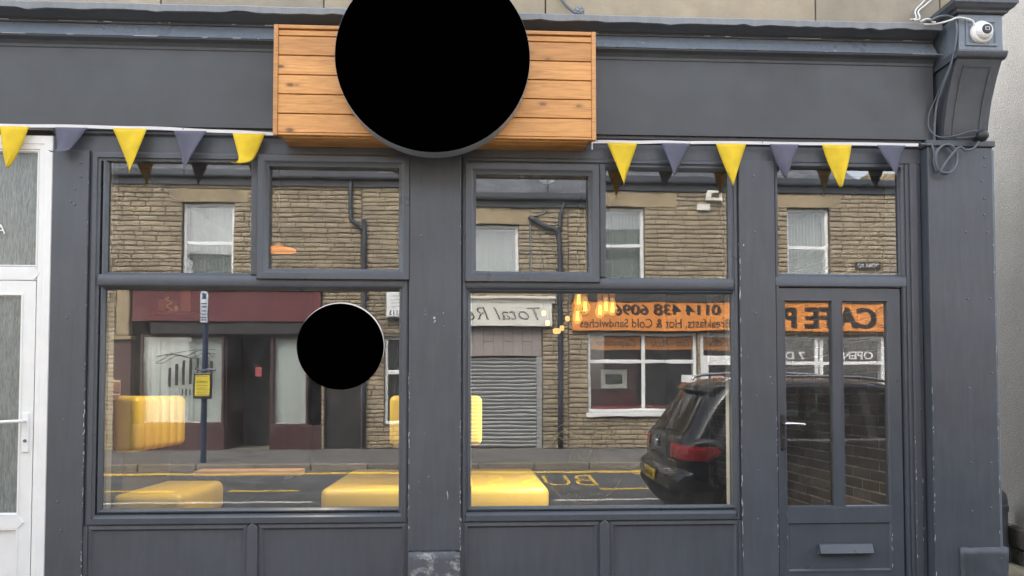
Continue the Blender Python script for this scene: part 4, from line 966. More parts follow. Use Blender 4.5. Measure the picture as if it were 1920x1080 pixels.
dc.tube([(-4.95-.13*i, FY-.05, 2.20-.03*math.sin(i*.8)) for i in range(8)], 0.007, 4, 4)
for i in range(5): dc.box(-5.25-.07*i, -5.22-.07*i, FY-.052, FY-.05, 1.46, 1.58)
dc.obj('window_decal', M['ink'], bw, label='dark arched lettering decal on the blind window')
MB().box(-2.82, -2.02, FY-.2, FY-.12, 0.42, 2.55).obj('side_door', M['dark'], pub, bevel=0.008)
far_pipe(pub, [(-2.33, FY+.09, 5.65), (-2.33, FY+.09, 4.95), (-2.30, FY+.09, 4.82), (-2.10, FY+.09, 4.66), (-2.06, FY+.09, 4.5), (-2.06, FY+.09, 0.45)])

# ---- shuttered shop
W2 = (-0.12, 0.95, 3.62, 5.16)
holes = [W2, (-1.27, 1.42, 0.2, 2.80), (-1.68, -1.30, 0.9, 2.6)]
mid = far_house('shuttered_shop', 'stone terrace shop with cream sign and closed steel shutter across the street', -2.128, 1.93, holes, 47)
lintel(mid, -0.35, 1.18, 5.165, 5.42); sill(mid, -0.26, 1.08, 3.62); far_window(mid, *W2, rail=4.15)
far_window(mid, -1.68, -1.30, 0.9, 2.6, rail=1.9)
sg = MB().box(-1.26, 1.60, FY+.002, FY+.13, 2.80, 3.25).obj('shop_sign', M['cream'], mid, bevel=0.006)
MB().extrude_x(-1.27, 1.66, [(FY, 3.252), (FY+.14, 3.252), (FY+.15, 3.30), (FY+.20, 3.33), (FY+.20, 3.36), (FY, 3.40)]).obj('sign_cornice', M['cream'], sg)
text('Total Res', 0.36, M['ink'], (1.45, FY+.133, 2.92), FACE_STREET_FAR, sg, extrude=0.001, shear=0.35, width=1.62)
text('Total Res', 0.36, M['cream'], (1.452, FY+.1365, 2.925), FACE_STREET_FAR, sg, name='lettering_inlay', extrude=0.001, shear=0.35, width=1.62, bold=-0.012)
lb = thing('light_box_sign', 'small white light box sign with black lettering on the far stone wall', 'sign', (-1.46, FY+.06, 2.94))
MB().box(-1.645, -1.275, FY+.03, FY+.15, 2.94, 3.45).obj('sign_case', M['steel'], lb, bevel=0.012)
MB().box(-1.625, -1.295, FY+.1502, FY+.154, 2.96, 3.43).obj('sign_panel', M['paper'], lb)
text('5113', 0.125, M['ink'], (-1.33, FY+.156, 2.985), FACE_STREET_FAR, lb, extrude=0.001, bold=0.004)
for i, s_ in enumerate(('food', 'sandwiches', 'burgers', 'and more')): pass
lt = MB()                                               # illegible script lines
for i in range(4):
    x = -1.33; z = 3.37-.07*i
    lt.tube([(x-.018*j, FY+.155, z+.012*math.sin(j*2.1+i)+.008*math.sin(j*3.7)) for j in range(13)], 0.004, 4, 2)
lt.obj('script_lines', M['ink'], lb)
# tile band and roller shutter
tbk = MB().box(-1.26, 1.41, FY-.16, FY-.06, 2.22, 2.798).obj('tile_band', plain('grout', (0.1, 0.09, 0.09), .9), mid)
tm = plain('pinkish_wall_tile', (0.36, 0.31, 0.29), 0.35, var=0.06, rnd=0.18)
for i in range(14):
    x = -1.25+.19*i; zs = ((2.23, 2.79),) if i % 2 else ((2.23, 2.50), (2.51, 2.79))
    for (a, b) in zs: MB().box(x+.003, x+.186, FY-.0605, FY-.045, a, b).obj('tile', tm, tbk, bevel=0.003)
stt = MB().box(-1.24, 1.30, FY-.2, FY-.14, 0.42, 2.22).obj('shutter_back', M['dark'], mid)
def slat_prof(z): return [(FY-.13, z), (FY-.105, z+.006), (FY-.085, z+.03), (FY-.083, z+.045), (FY-.105, z+.066), (FY-.13, z+.072)]
me = MB().extrude_x(-1.22, 1.30, slat_prof(0)).mesh('shutter_slat', M['steel'])
for i in range(24):
    o = bpy.data.objects.new('shutter_slat', me); COL.objects.link(o); attach(o, stt); o.location = (0, 0, 0.44+.0735*i)
MB().box(1.302, 1.41, FY-.16, FY+.01, 0.42, 2.215).obj('shutter_guide', M['steel'], mid, bevel=0.006)
MB().box(-1.27, 1.43, FY-.2, FY+.05, 0.35, 0.425).obj('step', M['kerb'], mid)
far_pipe(mid, [(1.15, FY+.09, 5.3), (1.45, FY+.09, 5.12), (1.68, FY+.09, 5.05), (1.74, FY+.09, 4.9), (1.76, FY+.09, 4.0), (1.76, FY+.09, 0.45)], 0.05)
far_pipe(mid, [(2.0-.15, FY+.09, 5.6), (1.78, FY+.09, 5.35), (1.76, FY+.09, 5.0)], 0.04)
MB().tube([(1.52, FY+.02, 5.95), (1.52, FY+.02, 5.5), (1.40, FY+.03, 5.38), (1.2, FY+.03, 5.30), (1.18, FY+.03, 5.1), (1.2, FY+.03, 3.7)], 0.018, 6, 3).obj('conduit', M['pipe_grey'], mid, smooth=True)
sd = thing('satellite_dish', 'small grey satellite dish on a pole at the far eaves', 'satellite dish', (1.52, FY+.03, 5.8))
MB().tube([(1.52, FY+.05, 5.62), (1.52, FY+.12, 5.9), (1.52, FY+.14, 6.05)], 0.02, 7, 3).obj('dish_pole', M['pipe_grey'], sd)
MB().lathe([(0.0, 0.0), (0.10, 0.012), (0.18, 0.035), (0.22, 0.055), (0.223, 0.05), (0.18, 0.028), (0.0, -0.006)], (1.50, FY+.2, 6.12), 'y', 24).obj('dish', plain('dish_grey', (0.2, 0.22, 0.24), .5), sd, smooth=True)
MB().tube([(1.50, FY+.2, 5.95), (1.5, FY+.42, 6.02), (1.5, FY+.46, 6.12)], 0.012, 6, 2).obj('feed_arm', M['pipe_grey'], sd)

# ---- cafe
W3 = (2.55, 3.45, 3.62, 5.18); W4 = (6.33, 7.20, 3.62, 5.20)
CW = (2.32, 4.50, 1.12, 2.69); CD = (4.56, 5.50, 0.2, 2.69); CW2 = (6.12, 8.28, 1.10, 2.64)
holes = [W3, W4, CW, CD, CW2]
caf = far_house('cafe_building', 'stone terrace cafe with orange fascia and white window frames across the street', 1.934, 8.58, holes, 59, roof=(1.934, 7.75))
lintel(caf, 2.35, 4.10, 5.185, 5.44); lintel(caf, 6.10, 7.42, 5.205, 5.44); sill(caf, 2.42, 3.58, 3.62); sill(caf, 6.2, 7.33, 3.62)
far_window(caf, *W3, rail=4.42); far_window(caf, *W4, rail=4.42, curtain='curtain')
cs_ = MB().box(2.0, 8.36, FY+.002, FY+.10, 2.72, 3.29).obj('cafe_sign', M['orange'], caf, bevel=0.008)
MB().extrude_x(1.98, 8.4, [(FY, 3.292), (FY+.12, 3.292), (FY+.15, 3.33), (FY+.21, 3.42), (FY+.21, 3.46), (FY, 3.52)]).obj('sign_cornice', M['pipe_grey'], cs_)
T_ = lambda s_, sz, x, z, wd, **kw: text(s_, sz, M['ink'], (x, FY+.103, z), FACE_STREET_FAR, cs_, extrude=0.002, width=wd, **kw)
T_('CAFE P', 0.56, 8.02, 2.80, 1.80, bold=0.012)
text('CAFE P', 0.56, M['brown_ink'], (8.06, FY+.1008, 2.785), FACE_STREET_FAR, cs_, 'lettering_shadow', extrude=0.0008, width=1.80, bold=0.012)
T_('0114 438 6096', 0.30, 4.93, 3.035, 2.12, bold=0.002)
text('0114 438 6096', 0.30, M['brown_ink'], (4.965, FY+.1008, 3.018), FACE_STREET_FAR, cs_, 'lettering_shadow', extrude=0.0008, width=2.12, bold=0.0)
T_('Breakfasts, Hot & Cold Sandwiches', 0.235, 5.14, 2.785, 2.98, bold=0.002)
MB().lathe([(0.115, 0.0), (0.125, 0.0), (0.125, 0.004), (0.115, 0.004)], (2.20, FY+.101, 3.13), 'y', 32).lathe([(0.0, 0.0), (0.03, 0.0), (0.03, 0.003)], (2.20, FY+.101, 3.15), 'y', 12).box(2.15, 2.25, FY+.1, FY+.104, 3.06, 3.10).obj('sign_emblem', M['brown_ink'], cs_)
MB().lathe([(0.20, 0.0), (0.212, 0.0), (0.212, 0.004), (0.20, 0.004)], (8.19, FY+.101, 3.0), 'y', 36).lathe([(0.16, 0.0), (0.166, 0.0), (0.166, 0.004), (0.16, 0.004)], (8.19, FY+.101, 3.0), 'y', 36).obj('sign_emblem', M['brown_ink'], cs_)
cw = far_window(caf, *CW, rail=2.12, mull=[3.43], curtain=None, name='cafe_window')
MB().box(CW[0]-.05, CW[1]+.05, FY-.1, FY+.09, 1.04, 1.118).obj('cafe_sill', M['upvc'], cw, bevel=0.008)
cd = MB().ring(CD[0], CD[1], 0.42, CD[3], [(0, FY-.2), (0, FY-.06), (0.07, FY-.06), (0.085, FY-.075), (0.085, FY-.2)]).obj('cafe_door', M['upvc'], caf)
MB().box(CD[0]+.08, CD[1]-.08, FY-.13, FY-.07, 2.15, 2.24).obj('door_transom', M['upvc'], cd, bevel=0.005)
MB().ring(CD[0]+.085, CD[1]-.085, 0.45, 2.15, [(0, FY-.12), (0, FY-.072), (0.09, FY-.072), (0.1, FY-.09), (0.1, FY-.12)]).obj('door_leaf', M['upvc'], cd)
MB().quad((CD[0]+.08, FY-.10, .5), (CD[1]-.08, FY-.10, .5), (CD[1]-.08, FY-.10, 2.66), (CD[0]+.08, FY-.10, 2.66)).obj('pane', M['glass_far'], cd)
MB().box(4.80, 5.05, FY-.098, FY-.094, 1.45, 1.85).obj('door_notice', plain('pink_notice', (0.6, 0.38, 0.36), .6), cd)
cw2 = far_window(caf, *CW2, rail=2.10, mull=[6.98, 7.08], curtain=None, name='cafe_window')
MB().box(CW2[0]-.05, CW2[1]+.05, FY-.1, FY+.09, 1.02, 1.098).obj('cafe_sill', M['upvc'], cw2, bevel=0.008)
for s_, x, wd in (('OPEN', 8.06, 0.62), ('7 D', 6.74, 0.38)): text(s_, 0.21, M['paper'], (x, FY-.097, 2.18), FACE_STREET_FAR, cw2, extrude=0.001, width=wd, bold=0.004)
for (a, b, s_, par) in ((2.40, 3.38, 'Cappuccino', cw), (3.48, 4.44, 'Latte ~ Mocha', cw), (4.66, 5.40, 'Coffee', cd)):
    MB().box(a, b, FY-.125, FY-.12, 2.36, 2.60).obj('orange_strip', M['orange'], par)
    text(s_, 0.19, M['ink'], (b-.06, FY-.1185, 2.43), FACE_STREET_FAR, par, extrude=0.001, width=(b-a)*.8, shear=0.5)
cr = MB().box(2.0, 8.5, FY-2.3, FY-2.2, 0.42, 2.9).obj('cafe_room_wall', M['maroon_dark'], caf)
MB().box(2.0, 8.5, FY-2.2, FY-.3, 2.75, 2.85).obj('cafe_ceiling', M['dark'], caf)
MB().box(2.0, 8.5, FY-2.2, FY-.3, 0.40, 0.44).obj('cafe_floor', M['room_floor'], caf)
pic = thing('framed_picture', 'framed picture with cream mount inside the far cafe window', 'picture', (2.9, FY-.5, 1.55))
MB().ring(2.62, 3.22, 1.56, 2.02, [(0, FY-.5), (0, FY-.46), (0.03, FY-.46), (0.035, FY-.48)]).obj('picture_frame', M['maroon_dark'], pic)
MB().ring(2.65, 3.19, 1.59, 1.99, [(0, FY-.482), (0.10, FY-.482)]).obj('mount', M['cream'], pic)
MB().box(2.74, 3.10, FY-.5, FY-.484, 1.68, 1.90).obj('print', plain('dark_print', (0.05, 0.07, 0.05), .5, var=.6, scale=12), pic)
MB().box(2.35, 3.38, FY-.62, FY-.51, 0.45, 2.3).obj('cafe_partition', M['maroon'], caf)
MB().box(4.20, 4.43, FY-.099, FY-.094, 1.48, 1.86).obj('menu_sheet', M['paper'], cw)
rp = plain('red_check_cloth', (0.3, 0.05, 0.05), .7, var=.8, scale=40)
MB().box(2.4, 4.42, FY-.40, FY-.16, 1.13, 1.24).obj('sill_cloth', rp, cw)
al = thing('alarm_box', 'cream alarm box high on the far cafe wall', 'alarm', (4.86, FY+.06, 5.3))
MB().prism([(4.66, 5.32), (5.0, 5.30), (4.97, 5.50), (4.70, 5.52)], FY+.03, FY+.12).obj('alarm_case', M['cream'], al, bevel=0.012)
MB().box(4.77, 4.92, FY+.1202, FY+.124, 5.36, 5.46).obj('alarm_badge', M['brown_ink'], al)
tag(MB().box(4.50, 4.76, FY+.03, FY+.06, 5.13, 5.25).obj('wall_plate', M['cream'], bevel=0.004), 'small cream plate under the alarm box on the far wall', 'plate')
sp_ = thing('street_name_plate', 'small dark street name plate on the far cafe wall', 'street sign', (7.95, FY+.05, 3.98))
MB().box(7.70, 8.22, FY+.03, FY+.05, 3.98, 4.12).obj('name_panel', M['dark'], sp_, bevel=0.003)
text('YORK RD', 0.11, M['paper'], (8.17, FY+.052, 4.01), FACE_STREET_FAR, sp_, extrude=0.001, width=0.42)
MB().box(8.0, 8.58, FY-.3, FY+.036, 5.7, 5.92).obj('coping', M['lintel'], caf, bevel=0.01)
# next houses on, so the street goes on past the frame
for (nm, lab, a, b, sd_) in (('terrace_house', 'plain stone terrace house beyond the far cafe, past a gap', 11.5, 18.0, 71), ('terrace_house', 'plain stone terrace house on the far side beyond the pub', -17.0, -9.62, 73)):
    hs_ = [(a+1.2, a+2.2, 3.62, 5.16), (b-2.2, b-1.2, 3.62, 5.16), (a+1.2, a+2.6, 1.1, 2.6)]
    t = far_house(nm, lab, a, b, hs_, sd_, limit=0)
    for h in hs_: far_window(t, *h, rail=(h[2]+h[3])/2)

# ---- bus stop
bs = thing('bus_stop', 'dark blue bus stop pole with white flag and yellow timetable case on the far pavement', 'bus stop', (-4.43, -7.95, 0.345))
bx_, by_ = -4.43, -7.95
MB().lathe([(0.048, 0.33), (0.048, 3.05), (0.0, 3.06)], (bx_, by_, 0), 'z', 16).obj('pole', M['bus_blue'], bs, smooth='auto')
fl_ = MB(); pl = [(bx_-.055, 2.66), (bx_+.055, 2.66), (bx_+.062, 3.12)]+[(bx_+.062*math.cos(a), 3.12+.07*math.sin(a)) for a in [i*math.pi/8 for i in range(1, 8)]]+[(bx_-.062, 3.12)]
fl_.prism(pl, by_+.05, by_+.075); flo = fl_.obj('stop_flag', M['bus_white'], bs, bevel=0.004)
fb = MB().box(bx_-.03, bx_+.03, by_+.0752, by_+.078, 3.06, 3.15)
for z in (2.98, 2.93, 2.86, 2.80, 2.74, 2.70): fb.box(bx_-.045, bx_+.045, by_+.0752, by_+.078, z-.012, z+.010)
fb.obj('flag_print', M['bus_blue'], flo)
MB().box(bx_-.15, bx_+.15, by_+.05, by_+.10, 1.40, 1.83).obj('timetable_case', M['black_plastic'], bs, bevel=0.02)
nt_ = MB().box(bx_-.115, bx_+.115, by_+.1002, by_+.104, 1.45, 1.79).obj('timetable', M['bus_yellow'], bs)
ll = MB()
for z in (1.765, 1.68, 1.66, 1.62, 1.58, 1.55, 1.51, 1.47): ll.box(bx_-.09, bx_+.09, by_+.1042, by_+.1055, z-.004, z+.004)
ll.obj('timetable_print', M['brown_ink'], nt_)
MB().tube([(bx_-.14, by_+.05, 1.90), (bx_-.06, by_+.05, 1.87), (bx_, by_+.05, 1.86), (bx_+.08, by_+.05, 1.885), (bx_+.2, by_+.06, 1.87)], 0.022, 6).obj('bracket', M['bus_blue'], bs)

# ================================================================== PARKED CAR
CAR_X, CAR_Y = 2.08, -3.62
tilt_ = math.atan(0.0583)
car = thing('parked_car', 'black estate off-roader with red tail lights parked at the near kerb', 'car', (CAR_X, CAR_Y, zr(3.62)-0.005), rot=(-tilt_, 0, 0))
def lerp_tab(tab, z):
    if z <= tab[0][0]: return tab[0][1:]
    for a, b in zip(tab, tab[1:]):
        if z <= b[0]:
            t = (z-a[0])/(b[0]-a[0]); return tuple(p+(q-p)*t for p, q in zip(a[1:], b[1:]))
    return tab[-1][1:]
#          z     rear   front  half   exponent
CT = [(0.24, 0.16, 4.28, 0.82, 5.0), (0.32, 0.08, 4.36, 0.87, 5.0), (0.42, 0.025, 4.41, 0.895, 5.0), (0.55, 0.0, 4.43, 0.90, 5.0), (0.64, 0.010, 4.43, 0.905, 5.0),
      (0.68, 0.035, 4.42, 0.903, 5.0), (0.72, 0.085, 4.41, 0.895, 5.0), (0.80, 0.085, 4.38, 0.902, 5.0), (0.90, 0.095, 4.30, 0.903, 5.0), (0.97, 0.105, 4.12, 0.895, 5.0), (1.02, 0.125, 3.75, 0.875, 5.0),
      (1.06, 0.155, 3.45, 0.845, 5.0), (1.15, 0.215, 3.28, 0.815, 5.0), (1.30, 0.310, 3.05, 0.765, 5.0), (1.45, 0.405, 2.82, 0.712, 5.0), (1.55, 0.475, 2.66, 0.670, 5.0), (1.60, 0.52, 2.52, 0.64, 4.6), (1.635, 0.62, 2.36, 0.58, 4.0), (1.655, 0.80, 2.15, 0.48, 3.6), (1.665, 1.2, 1.8, 0.2, 3.0)]
def outline(z, n=240):
    r, f, wv_, ex = lerp_tab(CT, z); cx = (r+f)/2; a = (f-r)/2; pts = []
    for i in range(n):
        # longer car than wide: give the corners a fixed radius look by using a rounded rectangle
        pass
    rad = min(0.30, wv_*0.6) if z < 1.6 else wv_*0.8
    pts = []
    def arc(cx_, cy_, a0, a1):
        for q in range(21):
            t = a0+(a1-a0)*q/20
            c, s = math.cos(t), math.sin(t); e = 2/2.5
            pts.append((cx_+rad*math.copysign(abs(c)**e, c), cy_+rad*math.copysign(abs(s)**e, s)))
    # start rear centre, run along rear to the left corner, left side, front, right side
    bow = 0.045
    for q in range(10): y = (wv_-rad)*q/10; pts.append((r-bow*(1-(y/(wv_-rad+1e-6))**2)*(1 if z < 1.6 else .3), y))
    arc(r+rad, wv_-rad, math.pi, math.pi/2)
    for q in range(1, 30): pts.append((r+rad+(f-r-2*rad)*q/30, wv_+0.0*q))
    arc(f-rad, wv_-rad, math.pi/2, 0)
    for q in range(1, 10): y = (wv_-rad)*(1-q/10); pts.append((f+0.08*(1-(y/(wv_-rad+1e-6))**2)*(1 if z < 1.0 else .4), y))
    half = pts; full = half+[(f+0.08*(1 if z < 1.0 else .4), 0)]+[(x, -y) for (x, y) in half[:0:-1]]
    return full, half
def surf(s, z):
    """point on the car's left half, s metres along the outline from the rear centre"""
    _, h = outline(z); acc = 0; sg_ = 1 if s >= 0 else -1; s = abs(s)
    for (a, b) in zip(h, h[1:]):
        d = math.hypot(b[0]-a[0], b[1]-a[1])
        if acc+d >= s:
            t = (s-acc)/d; x = a[0]+(b[0]-a[0])*t; y = a[1]+(b[1]-a[1])*t; nx, ny = -(b[1]-a[1])/d, (b[0]-a[0])/d
            return Vector((x, y*sg_, z)), Vector((nx, ny*sg_, 0))
        acc += d
    return Vector((h[-1][0], h[-1][1]*sg_, z)), Vector((1, 0, 0))
zs = []
for a, b in zip(CT, CT[1:]):
    for q in range(3): zs.append(a[0]+(b[0]-a[0])*q/3)
zs.append(CT[-1][0])
def body_part(name, z0, z1, m, cap_top=False, cap_bot=False):
    b = MB(); Z = [z0]+[z for z in zs if z0+.003 < z < z1-.003]+[z1]; rows = [outline(z)[0] for z in Z]; n = len(rows[0])
    for z, rw in zip(Z, rows): b.v += [(x, y, z) for x, y in rw]
    for i in range(len(Z)-1):
        for j in range(n): q = (j+1) % n; b.f.append((i*n+j, i*n+q, (i+1)*n+q, (i+1)*n+j))
    if cap_top: b.f.append(tuple((len(Z)-1)*n+j for j in range(n)))
    if cap_bot: b.f.append(tuple(range(n-1, -1, -1)))
    return b.obj(name, m, car, smooth=True, local=True)
body_part('body', 0.52, 1.060, M['carpaint']); body_part('sill_cladding', 0.24, 0.52, M['cartrim'], cap_bot=True)
def patch(name, m, s0, s1, z0, z1, off, ns=20, nz=10, parent=car, both=False):
    """panel following the body; s0, s1 numbers or functions of v in 0..1"""
    f0 = s0 if callable(s0) else (lambda v: s0); f1 = s1 if callable(s1) else (lambda v: s1)
    for sgn in ((1, -1) if both else (1,)):
        b = MB()
        for j in range(nz+1):
            v = j/nz; z = z0+(z1-z0)*v
            for i in range(ns+1):
                s = f0(v)+(f1(v)-f0(v))*i/ns; p, nn = surf(s, z); q = p+nn*off; b.v.append((q.x, q.y*sgn, q.z))
        for j in range(nz):
            for i in range(ns): a = j*(ns+1)+i; b.f.append((a, a+1, a+ns+2, a+ns+1))
        o = b.obj(name, m, parent, smooth=True, local=True)
    return o
# greenhouse: pillars as strips of body colour, glass between
body_part('roof', 1.555, 1.665, M['carpaint'], cap_top=True)
def L_at(z):
    _, h = outline(z); return sum(math.hypot(b[0]-a[0], b[1]-a[1]) for a, b in zip(h, h[1:]))
def srange(x0, x1, z):      # s values for given x along the side
    _, h = outline(z); acc = 0; out = []
    S = [0]
    for a, b in zip(h, h[1:]): acc += math.hypot(b[0]-a[0], b[1]-a[1]); S.append(acc)
    half_n = len(h)
    def find(x):
        for i in range(10, half_n-1):
            if h[i][0] <= x <= h[i+1][0]: return S[i]+(S[i+1]-S[i])*(x-h[i][0])/max(1e-6, h[i+1][0]-h[i][0])
        return S[30]
    return find(x0), find(x1)
ZB, ZT = 1.058, 1.556
def side(xa0, xa1, xb0, xb1):   # bottom x range, top x range
    A = srange(xa0, xa1, ZB); B = srange(xb0, xb1, ZT)
    def mk(i): return lambda v: (srange(xa0+(xb0-xa0)*v, xa1+(xb1-xa1)*v, ZB+(ZT-ZB)*v))[i]
    return mk(0), mk(1)
for nm, m, q in (('rear_quarter_window', M['carglass'], (0.62, 1.10, 0.86, 1.10)), ('pillar', M['carpaint'], (1.10, 1.20, 1.10, 1.20)), ('rear_door_window', M['carglass'], (1.20, 2.05, 1.20, 2.02)), ('pillar', M['cartrim'], (2.05, 2.15, 2.02, 2.10)), ('front_door_window', M['carglass'], (2.15, 3.10, 2.10, 2.50))):
    a, b = side(*q); patch(nm, m, a, b, ZB, ZT, 0.0, both=True)
a, b = side(0.62, 0.62, 0.86, 0.86)
gs0 = lambda v: 0.66-0.10*v
patch('rear_pillar', M['carpaint'], gs0, a, ZB, ZT, 0.0, ns=24, both=True)
patch('rear_window', M['carglass'], lambda v: -(0.66-0.10*v), gs0, ZB, ZT, 0.0, ns=30)
a2, b2 = side(3.10, 3.12, 2.50, 2.52)
patch('front_pillar', M['carpaint'], a2, lambda v: L_at(ZB+(ZT-ZB)*v)-0.66+0.06*v, ZB, ZT, 0.0, both=True)
patch('windscreen', M['carglass'], lambda v: L_at(ZB+(ZT-ZB)*v)-0.66+0.06*v, lambda v: L_at(ZB+(ZT-ZB)*v), ZB, ZT, 0.0, both=True)
# window waist trim, tail lights, bumper details
a, b = side(0.5, 3.1, 0.5, 3.1)
patch('waist_trim', M['chrome'], lambda v: srange(0.75, 3.1, 1.05)[0], lambda v: srange(0.75, 3.1, 1.05)[1], 1.045, 1.062, 0.006, ns=40, nz=2, both=True)
tail = patch('tail_light', M['lens'], lambda v: 0.46+0.05*(1-v), lambda v: 1.06+0.12*math.sin(v*2.6), 0.835, 0.985, 0.009, ns=30, nz=12, both=True)
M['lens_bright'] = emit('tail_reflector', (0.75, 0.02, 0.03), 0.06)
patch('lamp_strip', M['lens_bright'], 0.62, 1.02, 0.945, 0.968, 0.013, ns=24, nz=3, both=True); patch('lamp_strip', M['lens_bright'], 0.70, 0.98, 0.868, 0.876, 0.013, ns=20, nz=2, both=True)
patch('spoiler', M['carpaint'], -0.60, 0.60, 1.535, 1.60, 0.07, ns=24, nz=5)
patch('tailgate_handle', M['cartrim'], -0.25, 0.25, 0.80, 0.83, 0.012, ns=8, nz=2)
patch('bumper_lip', M['cartrim'], -1.05, 1.05, 0.40, 0.475, 0.014, ns=40, nz=4)
pl_ = patch('number_plate', M['plate'], -0.26, 0.26, 0.545, 0.656, 0.016, ns=10, nz=2)
MB().lathe([(0.0, -0.012), (0.045, -0.012), (0.05, 0.0)], (0.04, 0, 0.935), 'x', 20).obj('badge', M['chrome'], car, local=True, smooth='auto')
def ctext(body, size, m, yc, z, x, wd):
    o = text(body, size, m, (0, 0, 0), (0, 0, 0), None, 'plate_lettering', extrude=0.001, align='CENTER', width=wd)
    o.data.transform(Matrix(((0, 0, -1, x), (-1, 0, 0, yc), (0, 1, 0, z), (0, 0, 0, 1)))); o.parent = car; return o
ctext('YH14 HCU', 0.10, M['ink'], 0.0, 0.563, -0.064, 0.44)
# script badge on the tailgate is too small to read: a short raised strip
patch('model_badge', M['silver'], 0.46, 0.64, 0.80, 0.815, 0.012, ns=6, nz=1)
for sgn in (1, -1):
    MB().tube([(0.62, sgn*.585, 1.62), (0.70, sgn*.60, 1.672), (1.2, sgn*.615, 1.70), (2.0, sgn*.605, 1.69), (2.32, sgn*.585, 1.655), (2.40, sgn*.575, 1.62)], 0.017, 8).obj('roof_rail', M['silver'], car, smooth=True, local=True)
    for wx in (0.80, 3.42):
        wh = MB().lathe([(0.23, -0.11), (0.33, -0.11), (0.350, -0.08), (0.350, 0.08), (0.33, 0.11), (0.23, 0.11)], (wx, sgn*.80, 0.350), 'y', 32).obj('wheel', M['tyre'], car, smooth='auto', local=True)
        rm = MB().lathe([(0.0, 0.07), (0.05, 0.085), (0.20, 0.06), (0.225, 0.10), (0.235, 0.09)], (wx, 0, 0.350), 'y', 30)
        rm.v = [(x, sgn*(.80+y), z) for x, y, z in rm.v]; rm.obj('rim', M['silver'], wh, smooth='auto', local=True)
        MB().lathe([(0.375, -0.02), (0.375, 0.113), (0.41, 0.113), (0.41, -0.02)], (wx, sgn*.80, 0.36), 'y', 40).obj('arch_trim', M['cartrim'], car, smooth='auto', local=True)
MB().tube([(-0.0, 0.0, 1.09), (0.12, 0.1, 1.10), (0.15, 0.40, 1.115)], 0.010, 6).obj('rear_wiper', M['cartrim'], car, local=True)
cabin = MB().box(0.9, 1.15, -.6, .6, 0.5, 1.25).box(2.1, 2.3, -.62, -.1, .5, 1.22).box(2.1, 2.3, .1, .62, .5, 1.22).box(0.95, 1.05, -.5, -.25, 1.25, 1.42).box(0.95, 1.05, .25, .5, 1.25, 1.42).box(2.12, 2.2, -.48, -.24, 1.22, 1.42).box(2.12, 2.2, .24, .48, 1.22, 1.42)
cabin.obj('seats', M['cartrim'], car, bevel=0.04, local=True)
MB().box(0.4, 3.4, -.75, .75, 0.48, 0.5).obj('cabin_floor', M['cartrim'], car, local=True)
MB().tube([(2.95, 0.84, 1.07), (2.98, 0.93, 1.08), (2.96, 1.0, 1.12)], 0.045, 8).tube([(2.95, -0.84, 1.07), (2.98, -0.93, 1.08), (2.96, -1.0, 1.12)], 0.045, 8).obj('door_mirrors', M['carpaint'], car, smooth=True, local=True)

# ================================================================== WEAR: flaked paint, scuffs, faint etched emblem
def flakes(parent, name, m, spots, y, seed):
    r = random.Random(seed); b = MB()
    for (x, z0, z1, n, wx, hz) in spots:
        for _ in range(n):
            cx = x+r.uniform(-.004, .004); cz = r.uniform(z0, z1); w_ = wx*r.uniform(.3, 1); h_ = hz*r.uniform(.2, 1)**1.6; q = r.randint(5, 8)
            p = [(cx+w_*math.cos(6.283*i/q)*r.uniform(.5, 1), cz+h_*math.sin(6.283*i/q)*r.uniform(.6, 1)) for i in range(q)]
            b.prism(p, y-.0006, y+.001)
    o = b.obj(name, m, parent); o['kind'] = 'stuff'; return o
pm = plain('bare_primer', (0.62, 0.63, 0.62), 0.7, var=0.1)
flakes(shop, 'paint_flakes', pm, [(-2.462, 0.3, 1.6, 40, .0025, .02), (-2.462, 1.6, 2.9, 12, .002, .012)], -0.0205, 1)
flakes(shop, 'paint_flakes', pm, [(-0.405, 0.45, 1.6, 34, .003, .022), (-0.069, 0.45, 1.3, 26, .003, .02), (-0.069, 1.3, 2.9, 10, .002, .014), (-0.24, 1.93, 1.97, 4, .012, .008), (-0.155, 0.78, 0.83, 3, .003, .025), (-0.30, 1.98, 2.02, 3, .006, .004)], -0.0265, 2)
flakes(shop, 'paint_flakes', pm, [(1.797, 0.35, 2.4, 46, .0025, .03), (2.037, 0.4, 1.4, 18, .002, .02)], -0.0205, 3)
flakes(shop, 'paint_flakes', pm, [(3.0735, 1.2, 1.5, 6, .002, .035), (3.0735, 0.2, 1.1, 14, .002, .02), (3.52, 0.5, 2.6, 20, .002, .015)], -0.0805, 4)
flakes(shop, 'paint_flakes', pm, [(2.99, 0.2, 1.2, 12, .002, .018), (3.036, 0.3, 2.0, 14, .002, .018)], -0.0145, 5)
flakes(lf, 'paint_flakes', pm, [(2.828, 0.28, 0.56, 10, .002, .025), (2.112, 0.3, 0.6, 4, .002, .01)], 0.0075, 6)
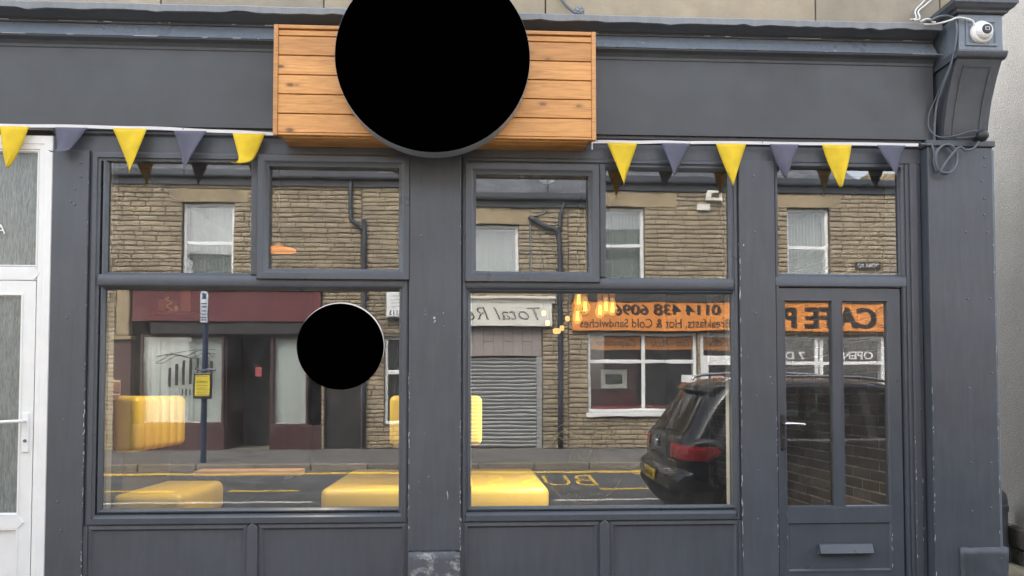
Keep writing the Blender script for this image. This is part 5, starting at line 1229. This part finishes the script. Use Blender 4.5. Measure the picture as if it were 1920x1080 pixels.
def etched():
    m, t, n, l, b = newmat('faint_etched_vinyl'); d = N(n, 'ShaderNodeBsdfDiffuse'); d.inputs['Color'].default_value = (0.5, 0.42, 0.22, 1); tr = N(n, 'ShaderNodeBsdfTransparent')
    mx = N(n, 'ShaderNodeMixShader', i_0=0.22); l.new(tr.outputs[0], mx.inputs[1]); l.new(d.outputs[0], mx.inputs[2]); l.new(mx.outputs[0], n['Material Output'].inputs['Surface']); return m
em_ = MB(); ex, ez, er, ey = 0.745, 1.0, 0.265, GY-.004
def eflat(pts, w_):
    for (a, b) in zip(pts, pts[1:]):
        d = math.hypot(b[0]-a[0], b[1]-a[1]) or 1; nx, nz = -(b[1]-a[1])/d*w_, (b[0]-a[0])/d*w_
        em_.quad((a[0]-nx, ey, a[1]-nz), (b[0]-nx, ey, b[1]-nz), (b[0]+nx, ey, b[1]+nz), (a[0]+nx, ey, a[1]+nz))
eflat([(ex+er*math.cos(R(a)), ez+er*math.sin(R(a))) for a in range(190, 352, 6)], .004)
for sg in (1, -1):
    eflat([(ex+sg*(.03+.2*t), ez+.14+.10*math.sin(t*3.0)-.05*t) for t in [i/14 for i in range(15)]], .005)
    eflat([(ex+sg*(.05+.14*math.sin(t*2.8)), ez+.30-.16*t) for t in [i/14 for i in range(15)]], .004)
    eflat([(ex+sg*.02, ez+.02), (ex+sg*.06, ez+.12), (ex+sg*.10, ez+.02)], .004)
    for q in range(5): eflat([(ex-sg*.05*q-.02, ez-.24+.012*q), (ex-sg*.05*q, ez-.21+.012*q), (ex-sg*.05*q+.02, ez-.24+.012*q)], .003)
o = em_.obj('etched_emblem', etched(), wr, label='faint pale etched emblem on the glass'); o['kind'] = 'stuff'
ec = MB(); re_ = random.Random(12)
for (yy, zz, n_, L_) in ((-0.1125, 3.7475, 34, .16), (-0.1505, 3.905, 10, .1), (-0.0645, 3.8585, 26, .2)):
    for _ in range(n_):
        x = re_.uniform(XL, XR); q = L_*re_.random()**2+.008; ec.box(x, x+q, yy-.0012, yy+.001, zz-.0012*re_.uniform(.5, 1.6), zz+.0012*re_.uniform(.4, 1.4))
o = ec.obj('edge_flakes', pm, shop); o['kind'] = 'stuff'
